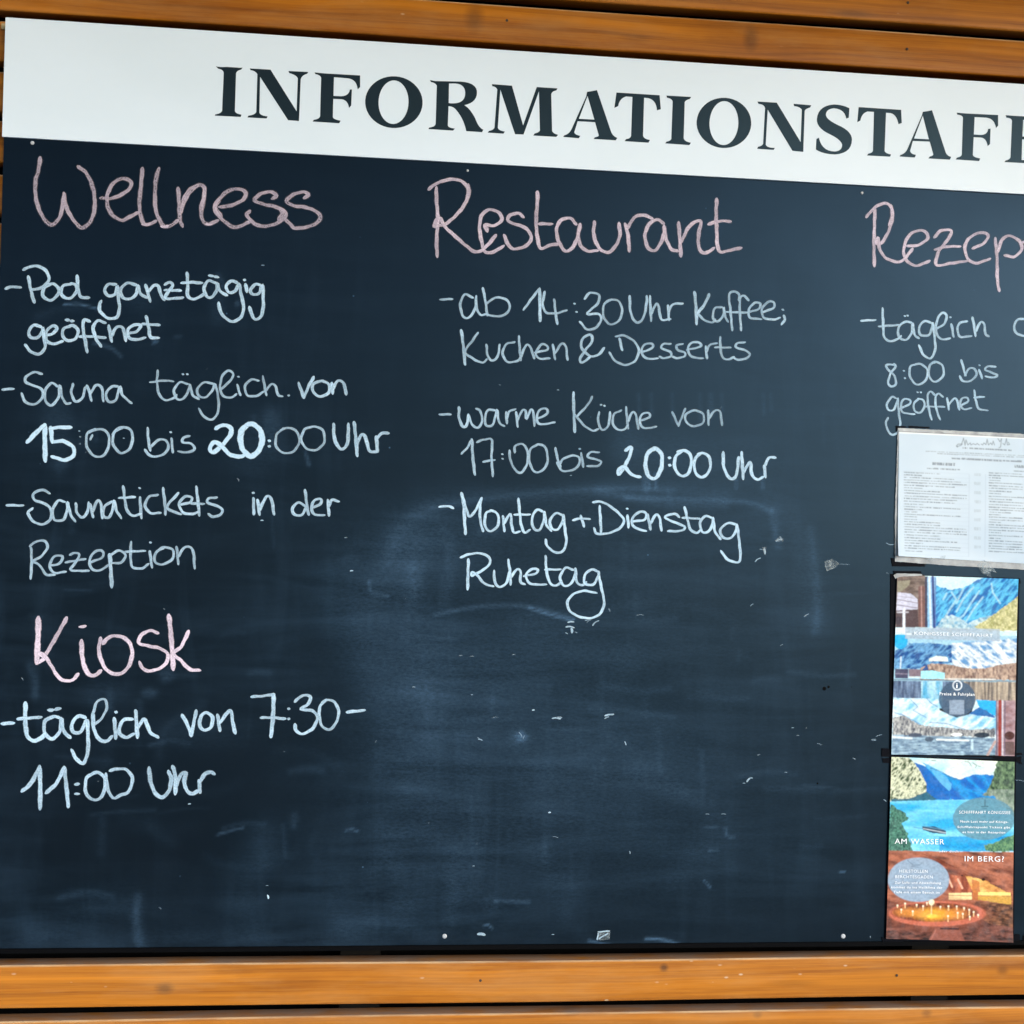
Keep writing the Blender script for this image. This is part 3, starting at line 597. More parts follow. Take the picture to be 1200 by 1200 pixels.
write('Kaffee;', Pc, B('570,112 578,200 582,298 | 655,125 630,180 588,235', 3.6, .95) + P('588,235 620,270 670,290 690,272 | 730,200 690,205 677,260 708,283 740,240 740,195 747,245 765,285 | 830,160 828,122 800,108 772,130 780,220 790,335 | 885,160 860,132 837,150 835,230 843,335 | 755,228 885,232'
   '| 885,230 945,210 955,180 920,175 888,215 895,260 960,270 | 965,230 1030,205 1035,172 1000,170 965,210 975,260 1030,272 1070,262') + B('1087,215 | 1093,250 1098,275 1080,300', 3.3, 1.0), **w7)
write('Kuchen', O, B('203,335 215,430 225,535', 3.4, .9) + P('300,350 265,400 225,460 270,500 325,525 352,505 | 350,420 357,480 380,512 415,490 428,420 | 515,405 470,415 445,465 470,518 530,515 560,480 | 540,370 545,440 552,510 | 555,480 585,420 610,440 630,500 | 635,465 705,450 705,425 670,420 640,470 660,500 720,500 | 740,420 752,505 | 752,470 790,415 815,430 825,508'), **w7)
write('&', O, P('1040,440 1000,482 950,482 905,430 920,378 960,362 970,398 935,445 900,500 910,525 960,490'), wd=3.2, press=.85)
write('Desserts', Pc, B('130,385 145,450', 3.4, .95) + P('108,372 150,365 210,395 243,450 220,515 160,538 100,510 72,465 | 255,465 320,440 320,415 280,417 258,460 290,500 355,500 | 430,415 390,415 375,440 425,460 430,488 390,498 365,490 | 500,415 465,425 470,450 510,465 510,488 470,498 440,490'
   '| 525,450 605,430 595,408 555,407 530,445 555,490 620,500 | 635,430 642,500 | 640,460 660,420 700,412 | 720,375 722,440 735,495 770,505 800,492 | 690,435 780,437 | 865,405 820,412 812,435 860,450 895,475 870,500 830,508 800,498'), **w7)
w8 = dict(wd=2.9, press=.82)
write('-', Q, P('75,178 140,178'), **w8)
write('warme', Q, B('190,137 190,200 212,248 235,240 245,180', 3.4, .9) + P('245,180 268,240 300,255 325,220 315,160 290,145 | 400,155 360,152 342,200 350,243 385,240 405,180 412,152 425,225 455,246 | 465,165 470,230 | 470,200 485,160 520,148 | 525,165 533,250 | 533,210 560,155 580,160 585,205 610,150 625,170 632,245 | 645,205 705,175 700,145 665,150 645,195 665,235 750,225'), **w8)
write('Küche', Q, B('860,50 862,150 868,280', 3.4, .85) + P('970,75 945,120 885,185 | 870,180 920,240 970,272 1005,265 | 1010,165 1005,220 1030,270 1065,240 1075,165 | 1022,122 | 1042,127 |' + sh('140,155 100,175 90,225 115,265 160,265 180,240 | 168,135 180,260 | 180,220 205,165 225,180 240,262 | 250,215 305,195 300,170 265,175 248,220 275,258 345,250', 1000)), wd=2.8, press=.74)
write('von', Rc, P('440,165 475,245 | 475,245 515,145 | 560,155 517,180 525,228 570,247 620,225 620,178 580,155 545,160 | 650,155 652,240 | 655,200 690,155 720,165 730,240'), wd=2.8, press=.70)
write('17:00', Q, P('205,408 240,370 263,328') + B('265,325 270,420 282,530', 3.4, .8) + P('295,340 340,325 382,330 380,430 388,540 | 332,455 398,445 | 443,412 | 445,438 | 515,400 520,362 560,352 590,390 590,460 560,515 525,510 492,450 485,390 | 650,355 610,380 600,440 620,500 655,518 700,480 708,420 690,365 650,353'), wd=2.9, press=.74)
write('bis', Q, P('755,375 765,430 785,485 | 765,460 790,505 840,508 888,480 893,430 850,420 800,440 780,470 | 905,405 918,485 | 897,380 | 1010,400 962,400 942,425 985,440 1023,455 1000,480 940,480'), wd=2.9, press=.72)
write('20:00', Rc, B('165,388 198,372 190,420 150,500 125,530 125,500 160,487 200,530 250,545', 4.0, 1.5) + B('340,375 300,400 282,460 295,530 335,555 372,500 378,420 350,382 322,385', 4.6, 1.4) + B('423,432 | 425,475', 4.2, 1.2)
   + B('500,390 457,430 457,500 500,540 540,510 550,430 515,390 470,397', 3.6, 1.3) + B('610,405 572,440 572,510 610,547 655,510 660,440 625,405 590,410', 3.4, 1.25))
write('Uhr', Rc, P('738,400 742,490 780,555 815,530 828,430 | 845,400 850,480 855,555 | 855,520 890,460 900,470 905,530 940,560 970,545 | 978,480 985,545 | 985,475 1005,432 1042,432'), wd=3.6, press=1.2)
w9 = dict(wd=3.1, press=1.12)
write('-', Sc, P('75,120 125,115 155,128'), **w9)
write('Montag', Sc, B('205,40 218,120 222,200 228,278', 3.6, 1.1) + P('210,60 235,140 250,175 280,150 322,68 | 320,70 312,130 315,200 330,262 | 385,140 347,160 342,230 370,262 410,240 423,190 405,152 375,140 | 447,175 455,262 | 455,215 490,160 497,220 510,268 545,265'
   '| 538,72 545,150 555,230 575,270 605,255 | 515,165 605,165 | 680,148 645,137 617,190 630,250 665,250 688,190 690,150 | 690,150 702,225 730,260 | 800,170 760,157 724,195 732,245 770,250 798,200 802,168 | 802,168 810,250 818,330 790,385 740,380 705,345 697,312'), **w9)
write('+', Sc, P('858,197 905,188 955,192 | 903,172 922,235'), **w9)
write('Dienstag', Tc, P('113,115 118,190 122,270 | 75,92 130,92 200,135 255,195 230,245 160,275 95,275 82,245 | 277,170 283,240 | 275,131 | 300,205 375,195 385,158 345,150 302,195 320,240 385,262 | 395,165 412,252 | 412,215 445,165 465,185 475,258 | 580,180 550,160 495,180 540,205 610,235 590,260 515,262'
   '| 612,122 625,180 645,250 680,272 705,255 | 600,183 700,190 | 775,185 730,175 702,215 715,265 750,265 775,220 778,185 | 778,185 790,265 822,308 | 915,225 870,214 822,250 835,298 885,300 915,252 918,225 | 918,225 930,310 938,420 915,445 860,425 825,378'), **w9)
write('Ruhetag', Sc, B('245,428 242,510 240,602', 3.4, 1.1) + P('200,415 260,395 330,395 373,430 350,475 275,520 263,522 268,500 300,525 340,570 390,585 | 395,495 400,560 430,590 470,560 485,500 | 478,430 488,500 492,575 | 495,530 530,485 550,500 550,560 575,573 | 570,525 640,510 650,487 610,487 582,525 610,570 700,575'
   '| 697,408 702,490 720,560 755,582 790,560 | 695,487 785,487 | 860,490 815,477 782,530 800,578 840,575 870,520 872,482 | 872,482 880,560 910,578 935,562 | 1000,498 965,487 927,520 927,568 975,575 1005,525 1008,500 | 1005,500 1025,600 1040,680 1020,740 970,770 900,765 840,730 825,680 855,635 920,612 995,625'), **w9)
RZ = dict(wd=3.7, mat=PINK, press=1.0)
write('Rezep', Vc, P('152,145 148,280 145,400 148,550 | 92,205 150,140 215,110 262,130 276,200 250,300 200,385 162,392 175,345 182,420 225,490 310,522 360,500 415,430 | 265,125 272,190 255,270'
   '| 380,408 450,405 520,360 510,312 450,302 385,345 354,440 375,510 440,548 535,515 | 570,348 620,300 690,305 660,370 600,450 585,543 680,532 800,515 | 575,435 650,415 750,412 | 840,425 910,395 948,345 915,315 840,335 787,400 800,490 860,530 960,500'
   '| 998,355 1010,480 1013,640 1025,725 | 1015,455 1050,360 1110,340 1175,385 1180,440 1130,485 1065,475 | 1190,385 1235,372'), **RZ)
w10 = dict(wd=2.9, press=1.0)
write('-', Wc, P('55,155 155,150'), **w10)
write('täglich', Wc, P('205,68 210,180 215,260 250,298 310,285 335,262 | 180,195 320,185 | 410,170 365,162 317,205 325,275 375,286 410,240 418,175 430,250 460,278 | 362,123 | 382,118 | 545,170 500,157 462,205 475,255 530,255 555,195 555,165 570,260 575,360 540,420 490,390 462,328 | 580,215 640,175 655,120 625,98 590,150 580,230 620,285 680,278 | 690,180 705,268 | 683,130 | 800,160 750,170 732,220 755,268 830,262 | 838,132 850,200 858,262 | 860,230 895,165 920,180 930,250 952,265'), **w10)
write('chalk letter starting at the right of "täglich"', Wc, P('1215,145 1160,145 1130,195 1150,245 1200,262'), **w10, kind='chalk_letter')
w11 = dict(wd=2.7, press=.90)
write('8:00', Wc, P('295,465 235,465 237,490 290,545 298,600 265,618 245,590 260,530 295,480 288,458 | 355,508 | 363,558 | 440,460 400,480 397,540 430,595 475,600 515,560 520,500 480,462 435,460 | 580,445 537,470 532,540 560,580 600,575 635,530 625,470 580,443 545,460'), **w11)
write('bis', Wc, P('760,432 775,490 790,540 | 750,545 770,580 830,575 866,530 850,492 810,495 785,540 | 885,500 905,560 | 887,468 | 1000,480 950,475 927,500 975,520 1012,540 980,555 930,545'), **w11)
write('geöffnet', Wc, P('300,700 270,692 237,740 247,783 285,778 310,720 312,700 320,800 330,888 316,934 273,958 238,915 230,870 243,838 | 330,770 390,745 400,715 360,705 335,745 350,800 430,812 | 460,705 427,735 432,790 470,800 500,760 490,712 455,703 | 452,658 | 475,658 | 575,680 545,652 522,685 530,770 550,850 | 630,690 600,667 577,700 585,780 610,850 | 505,758 640,760 | 660,700 672,780 | 672,745 710,700 730,720 745,780 | 755,750 805,725 800,697 765,700 752,745 775,776 830,770 | 850,645 862,720 885,775 945,785 | 850,695 920,690'), wd=2.6, press=.92)

# chalk crumbs and chips: short marks left on the paint (x, y, length, width, angle, strength)
marks = [(669, 729, 8, 2.6, 0, 1.1), (668, 735, 11, 3, 5, 1.1), (670, 739, 5, 4, 80, 1.1), (664, 742, 3, 1.5, 30, .8), (675, 741, 3, 1.4, 20, .8), (698, 730, 11, 2.2, -38, 1.0), (690, 728, 7, 1.2, -30, .7), (687, 727, 3, 1.4, 0, .7), (714, 715, 4, 2, 60, .6),
 (750, 721, 10, 1, 0, .7), (888, 656, 9, 1.8, -35, 1.1), (896, 646, 7, 2.6, 85, 1.0), (892, 644, 4, 1.2, 20, .8), (881, 709, 5, 1, -35, .9), (945, 721, 7, 2, -30, .5), (916, 756, 4, 1, -30, .6), (913, 633, 9, 2.0, -18, .9), (915, 631, 5, 2.6, 60, .6),
 (563, 867, 5, 2, 10, .9), (561, 865, 3, 1.2, 30, .7), (625, 832, 2, 2.5, 0, 1.2), (652, 842, 11, 2.8, 2, 1.1), (655, 841, 7, 3, 0, .7), (714, 838, 12, 3, -10, 1.0), (711, 841, 6, 2, -20, .8), (733, 871, 5, 1.4, 70, 1.0), (610, 861, 8, 1, 60, .9), (614, 864, 5, 1, -60, .8), (580, 841, 9, .9, -5, .6),
 (877, 914, 6, 2.6, -45, 1.0), (872, 918, 3, 1.4, 0, .8), (880, 912, 4, 2, 0, .9), (929, 853, 2, 2, 0, .7), (644, 952, 2, 2.6, 0, 1.3), (651, 981, 8, .9, 10, .8), (738, 999, 3, 1.6, 80, .8), (829, 954, 5, .9, 0, .8), (848, 954, 6, 1.0, 0, .9),
 (314, 1051, 4, 3, 75, 1.3), (313, 1038, 3, 1, 0, .8), (222, 942, 3, 2, 0, 1.2), (307, 610, 3, 2, 0, 1.2), (405, 630, 3, 1.5, 0, .7), (412, 669, 3, 2.4, 0, 1.2), (279, 562, 4, 1.6, 60, .6), (586, 451, 2, 1.2, 0, .7), (654, 457, 2, 1.8, 0, .9), (669, 557, 2, 1.4, 0, .8), (308, 311, 3, 2, 0, .7),
 (485, 805, 3, 1.8, 0, .6), (553, 814, 2, 1.5, 0, .8), (540, 768, 4, 1.5, 0, .5), (553, 769, 5, 1.2, 0, .5), (602, 767, 3, 1.8, 0, .6), (564, 1095, 9, 4.5, 8, .9), (648, 1095, 3, 1.2, 0, .9), (1037, 938, 4, 1.6, 30, .8), (1195, 915, 12, 1.1, 5, .6), (1024, 867, 5, 3, 0, .6), (1030, 862, 9, 1, -15, .6), (555, 1015, 2, 1.6, 0, .7),
 (1020, 1098, 2, 1.4, 90, .6), (935, 862, 3, 1.2, 0, .6), (921, 905, 3, 1.4, 0, .6), (1040, 672, 3, 1.2, 0, .4), (960, 872, 6, 1.4, 20, .4), (1001, 889, 4, 1.6, 40, .6)]
for k in range(16): marks.append((random.uniform(20, 1030), random.uniform(430, 1095), random.uniform(1, 4), random.uniform(.7, 1.4), random.uniform(0, 180), random.uniform(.25, .6)))
ms = []
for x, y, L, w, an, a in marks:
    c, s = math.cos(RAD(an))*L/2, math.sin(RAD(an))*L/2
    ms.append(dict(p=[(x-c*.8, y-s*.8), (x+.12*s, y-.12*c), (x+c*.8, y+s*.8)], w=w*.78, a=a*.68))
cr = write('', (0, 0, 1), ms, kind='chalk_crumbs'); cr['kind'] = 'stuff'
# dark nicks
for i, (x, y, r) in enumerate([(966, 807, .0024), (971, 805, .0016), (958, 918, .0012), (1001, 888, .0008), (998, 805, .0006)]):
    disc('paint_chip', x, y, r, -.00008, .00008, BLACK, board, 7)
# screws
for x, y, r in ((38, 167.5, .0021), (548, 200, .0014), (1010, 226, .0017), (521, 1097, .0026), (988, 1097, .0027)):
    disc('screw', x, y, r, -.0001, .0011, SCREW, board)

# ------------------------------------------------------------------ paper on the board
def quad_sheet(name, c, dxy, mat, parent, Y, curl, paint, detail=1):
    """sheet through four photo corners (tl, tr, br, bl) on the board; paint(PX, PY) -> rgb"""
    tl, tr, br, bl = [at(x, y, Y) for x, y in c]
    w = (tr-tl).length; h = (bl-tl).length; n = int(w/dxy); m = int(h/dxy)
    U, V = np.meshgrid(np.linspace(0, 1, n+1), np.linspace(0, 1, m+1))
    def mixp(k): return (1-V)*((1-U)*tl[k]+U*tr[k])+V*((1-U)*bl[k]+U*br[k])
    X, Z = mixp(0), mixp(2); YY = Y - curl(U, V)
    PX, PY = pix(X, np.full_like(X, Y), Z)
    col = paint(PX, PY)
    if detail: col = np.clip(col*(.66+.68*fbm(PX*.55, PY*.8, 4))[..., None]+.035*(fbm(PX*1.6+9, PY*1.6, 2)-.5)[..., None], 0, 1)
    for _ in range(1+detail):
        for ax in (0, 1):
            pd = np.concatenate([col.take([0], ax), col, col.take([-1], ax)], ax); k_ = col.shape[ax]
            col = .25*pd.take(range(0, k_), ax)+.5*pd.take(range(1, k_+1), ax)+.25*pd.take(range(2, k_+2), ax)
    vt = np.stack([X.ravel(), YY.ravel(), Z.ravel()], 1); k = (np.arange(m)[:, None]*(n+1)+np.arange(n)[None, :]).ravel()
    fc = np.stack([k, k+n+1, k+n+2, k+1], 1)
    o = grid_mesh(name, vt, fc, mat, parent)
    a = o.data.color_attributes.new('print', 'FLOAT_COLOR', 'POINT')
    rgba = np.ones((vt.shape[0], 4), np.float32); rgba[:, :3] = col.reshape(-1, 3); a.data.foreach_set('color', rgba.ravel())
    return o
def print_mat(name, rough=.5, coat=.10, wear=.08):
    m = NT(name); o = m.obj(); a = m.n('ShaderNodeAttribute', attribute_name='print'); n = m.noise(o, 120, 4)
    c = m.mix(m.math('MULTIPLY', m.mapr(n, .45, .8), wear), a.outputs['Color'], C4(.5, .55, .6))
    m.bsdf(c, rough, .12, coat, .10, m.bump(m.noise(o, 18, 3), .10, .003)); return m.m
PRINT = print_mat('printed_gloss_paper'); SHEETP = print_mat('laminated_paper', .5, .08, .04)
def lin(r, g, b):
    f = lambda v: ((v/255)/12.92 if v/255 <= .04045 else ((v/255+.055)/1.055)**2.4); return np.array([f(r), f(g), f(b)])
rng = np.random.default_rng(3); LAT = rng.random((256, 256))
def vnoise(X, Y):
    xi = np.floor(X).astype(int); yi = np.floor(Y).astype(int); fx = X-xi; fy = Y-yi; fx = fx*fx*(3-2*fx); fy = fy*fy*(3-2*fy)
    g = lambda a, b: LAT[a % 256, b % 256]
    return (g(xi, yi)*(1-fx)+g(xi+1, yi)*fx)*(1-fy)+(g(xi, yi+1)*(1-fx)+g(xi+1, yi+1)*fx)*fy
def fbm(X, Y, o=4): return sum(vnoise(X*2**k+17*k, Y*2**k+5*k)*.5**k for k in range(o))/sum(.5**k for k in range(o))
class Art:
    def __init__(s, X, Y): s.X, s.Y = X, Y; s.c = np.zeros(X.shape+(3,))
    def put(s, m, col, a=1.0):
        m = np.clip(m*a, 0, 1)[..., None] if not isinstance(m, bool) else 1.0
        col = np.asarray(col); s.c = s.c*(1-m)+col*m
    def rect(s, x0, y0, x1, y1, col, a=1.0):
        s.put(((s.X >= x0) & (s.X < x1) & (s.Y >= y0) & (s.Y < y1)).astype(float), col, a)
    def poly(s, pts, col, a=1.0, rough=0.0, f=.25):
        X = s.X+(rough*(fbm(s.X*f, s.Y*f, 3)-.5)*2 if rough else 0); Y = s.Y+(rough*(fbm(s.X*f+40, s.Y*f+9, 3)-.5)*2 if rough else 0)
        ins = np.zeros(X.shape, bool); n = len(pts)
        for i in range(n):
            x0, y0 = pts[i]; x1, y1 = pts[(i+1) % n]
            if y0 == y1: continue
            c = ((y0 > Y) != (y1 > Y)) & (X < (x1-x0)*(Y-y0)/(y1-y0)+x0); ins ^= c
        s.put(ins.astype(float), col, a); return ins
    def ell(s, x, y, rx, ry, col, a=1.0, soft=.08):
        d = np.hypot((s.X-x)/rx, (s.Y-y)/ry); s.put(np.clip((1-d)/soft+.5, 0, 1), col, a)
    def line(s, pts, w, col, a=1.0):
        d = np.full(s.X.shape, 1e9)
        for (x0, y0), (x1, y1) in zip(pts[:-1], pts[1:]):
            vx, vy = x1-x0, y1-y0; L = max(1e-9, vx*vx+vy*vy); t = np.clip(((s.X-x0)*vx+(s.Y-y0)*vy)/L, 0, 1)
            d = np.minimum(d, np.hypot(s.X-x0-t*vx, s.Y-y0-t*vy))
        s.put(np.clip(w/2-d+.5, 0, 1), col, a)
    def tex(s, mask, lo, hi, fx, fy, a=1.0, g=(.2, .8), o=5, off=0, sk=0.0):
        n = fbm((s.X+sk*s.Y)*fx+off, s.Y*fy+off, o)
        if sk: n = 1-np.abs(2*n-1)*1.5
        n = np.clip((n-g[0])/(g[1]-g[0]), 0, 1)[..., None]
        col = np.asarray(lo)*(1-n)+np.asarray(hi)*n; m = (mask.astype(float)*a)[..., None]; s.c = s.c*(1-m)+col*m

def zc(x0, y0, sc, s): return [(x0+float(q.split(',')[0])/sc, y0+float(q.split(',')[1])/sc) for q in s.split()]
def grade(c):
    L = c.mean(-1, keepdims=True); c = np.clip(L+(c-L)*1.10, 0, 1); return np.clip(c, 0, 1)**1.14*.97
def flyer_lake(X, Y):
    a = Art(X, Y); z = lambda s: zc(1030, 660, 7.06, s); q = lambda s: zc(1030, 770, 7.06, s)
    # upper picture: mountains framed by a boat's cabin
    a.rect(0, 0, 2000, 745, lin(205, 232, 238))
    m = a.poly(z('470,180 600,225 740,185 830,130 900,110 1160,120 1160,560 460,560'), lin(40, 150, 205), rough=1.4)
    a.tex(m, lin(24, 105, 168), lin(120, 200, 232), .20, .10, .9, (.35, .98), sk=.8)
    for s in ('600,240 640,300 560,420 500,520', '780,200 700,290 640,400', '830,230 760,330 700,430 640,470', '930,170 940,240 1000,330', '860,280 780,380 720,480', '560,250 530,300', '700,200 680,250 640,330'):
        a.line(z(s), 1.9, lin(185, 215, 225), .75)
    m = a.poly(z('470,530 560,430 640,440 740,500 830,450 960,430 1130,400 1130,560 470,560'), lin(165, 200, 215), rough=2.4); a.tex(m, lin(90, 150, 185), lin(225, 232, 225), .3, .3, .8)
    m = a.poly(z('1160,260 1050,350 930,440 780,530 900,560 1160,560'), lin(205, 205, 170), rough=1.5); a.tex(m, lin(140, 140, 80), lin(228, 222, 180), .5, .4, .85)
    m = a.poly(z('100,90 380,100 375,530 100,530'), lin(110, 95, 90)); a.tex(m, lin(75, 62, 58), lin(150, 135, 128), .12, .3, .8)
    a.poly(z('150,150 260,140 250,180 190,230 150,240'), lin(150, 145, 128), rough=.5)
    a.poly(z('150,240 260,250 320,300 320,380 140,390'), lin(205, 205, 220), rough=.3); a.line(z('150,300 320,330'), .9, lin(120, 110, 125)); a.line(z('150,345 315,370'), .9, lin(120, 110, 125)); a.line(z('150,270 300,290'), .6, lin(160, 150, 165))
    a.poly(z('140,390 320,385 325,530 140,530'), lin(88, 72, 76)); a.line(z('205,380 205,600'), 3, lin(225, 230, 240)); a.line(z('150,405 240,405'), 1.4, lin(205, 205, 215)); a.ell(1052, 727, 4, 5, lin(70, 60, 70))
    a.rect(*z('325,190')[0], *z('380,530')[0], lin(122, 92, 88)); a.line(z('350,190 352,530'), 1.2, lin(180, 150, 145)); a.rect(*z('380,110')[0], *z('405,530')[0], lin(60, 62, 88))
    a.rect(*z('400,115')[0], *z('470,530')[0], lin(150, 190, 222)); a.line(z('415,115 428,530'), 2.2, lin(215, 225, 240)); a.line(z('445,115 455,530'), 3, lin(40, 70, 130)); a.line(z('470,120 464,530'), 1, lin(70, 100, 160))
    # middle picture: village by the lake
    a.rect(0, 745, 2000, 817.5, lin(170, 205, 222))
    m = a.poly(z('130,720 240,660 420,660 610,680 680,800 420,870 120,870'), lin(40, 105, 165), rough=2); a.tex(m, lin(30, 82, 140), lin(130, 178, 212), .16, .12, .9, (.35, .98), sk=.9)
    m = a.poly(z('600,660 1160,620 1160,880 600,880'), lin(190, 215, 225), rough=1); a.tex(m, lin(95, 145, 190), lin(238, 240, 238), .13, .12, .9, (.35, .98), sk=-.9)
    a.ell(1055, 751, 8.5, 9.5, lin(0, 172, 220)); a.rect(*z('130,530')[0], *z('235,590')[0], lin(220, 232, 240), .8)
    m = a.poly(z('410,790 470,765 560,775 570,810 410,810'), lin(225, 232, 225))
    m = a.poly(q('340,90 430,50 560,60 760,95 860,95 960,70 1160,40 1160,190 340,190'), lin(155, 130, 120), rough=1.2); a.tex(m, lin(105, 82, 78), lin(210, 188, 170), .5, .28, .9)
    a.poly(q('345,115 440,110 540,130 540,180 345,180'), lin(175, 228, 240)); a.poly(q('350,110 395,60 410,110'), lin(60, 90, 140)); a.line(q('180,0 175,90'), 1.5, lin(215, 225, 235))
    a.poly(q('130,95 240,100 240,175 130,175'), lin(80, 80, 105)); a.rect(*q('245,100')[0], *q('345,160')[0], lin(135, 120, 130)); a.line(q('245,165 345,168'), 1.3, lin(225, 230, 232)); a.line(q('540,180 960,185'), 1.6, lin(232, 235, 232), .8)
    a.line(q('120,185 1160,200'), .9, lin(75, 78, 90)); a.line(q('130,135 240,140'), .8, lin(160, 150, 165))
    m = (Y > 797.5+(X-1044)*.012) & (Y < 830); a.tex(m, lin(62, 78, 108), lin(135, 155, 180), .55, .05, 1.0)
    m2 = m & (X > 1128); a.tex(m2, lin(72, 66, 68), lin(205, 190, 170), .5, .03, .95); m3 = m & (X > 1079) & (X < 1104); a.tex(m3, lin(95, 175, 210), lin(205, 232, 238), .4, .05, .9)
    # lower picture: snowy harbour, cabin window post at the right
    bd = lambda s: a.poly(q(s), lin(205, 230, 240))
    m = bd('115,335 490,345 500,440 640,500 760,470 800,350 965,362 970,810 95,810'); a.tex(m, lin(130, 190, 220), lin(232, 242, 245), .08, .07, .9, (.3, .98), sk=.9)
    m = a.poly(q('800,352 965,362 965,490 830,420'), lin(70, 175, 225)); a.poly(q('740,470 820,415 880,440 960,490 960,500 800,480'), lin(60, 115, 170), rough=.8)
    for s in ('260,350 320,410 280,440 390,500', '390,340 430,380 480,410', '180,470 240,500 340,555', '420,540 560,550 720,600', '130,460 200,480'): a.line(q(s), 1.1, lin(70, 120, 165), .7)
    m = a.poly(q('110,500 200,480 340,560 720,600 960,590 960,660 110,650'), lin(125, 125, 135), rough=1.2); a.tex(m, lin(55, 62, 80), lin(215, 215, 210), .6, .35, .9)
    m = a.poly(q('110,640 960,670 970,810 95,810'), lin(125, 150, 172)); a.tex(m, lin(82, 108, 135), lin(185, 208, 220), .18, .6, .9)
    a.line(q('115,660 270,672'), 2.4, lin(225, 232, 235)); a.line(q('480,682 740,690'), 2, lin(235, 240, 240)); a.ell(*q('850,645')[0], 9, 3.2, lin(45, 60, 75)); a.ell(*q('300,645')[0], 8, 2.4, lin(85, 95, 112)); a.ell(*q('640,640')[0], 7, 2, lin(230, 232, 230)); a.line(q('770,690 770,760'), 3, lin(205, 225, 235), .8); a.ell(*q('415,680')[0], 5, 3, lin(90, 105, 120))
    m = a.poly(q('965,362 1130,358 1130,830 965,815'), lin(150, 105, 100)); a.tex(m, lin(120, 78, 78), lin(205, 190, 200), .05, .12, .8)
    a.line(q('1000,365 1000,810'), 3.4, lin(150, 62, 55)); a.line(q('968,362 975,810'), 1, lin(60, 90, 120)); a.line(q('1022,360 1022,810'), 1.2, lin(222, 222, 232)); a.line(q('1042,360 1040,810'), .9, lin(80, 85, 110)); a.ell(*q('1080,650')[0], 6, 5, lin(85, 52, 50)); a.line(q('900,810 960,700'), 3, lin(190, 165, 160)); a.rect(*q('1045,700')[0], *q('1120,810')[0], lin(95, 75, 72), .8)
    # band and roundel
    a.poly(z('215,530 1000,545 1000,645 215,625'), lin(170, 182, 195), .82); a.line(z('1035,560 1120,565'), .9, lin(230, 232, 230))
    a.line(z('225,585 265,585'), 1.1, lin(240, 245, 250))
    a.ell(*q('645,345')[0], 21.4, 21, lin(78, 100, 122), .93, .04); a.ell(*q('645,233')[0], 5.7, 5.9, lin(235, 240, 245), 1, .12); a.ell(*q('645,233')[0], 4.4, 4.6, lin(78, 100, 122), 1, .12)
    a.rect(*q('580,355')[0], *q('702,473')[0], lin(150, 165, 182))
    return grade(a.c)
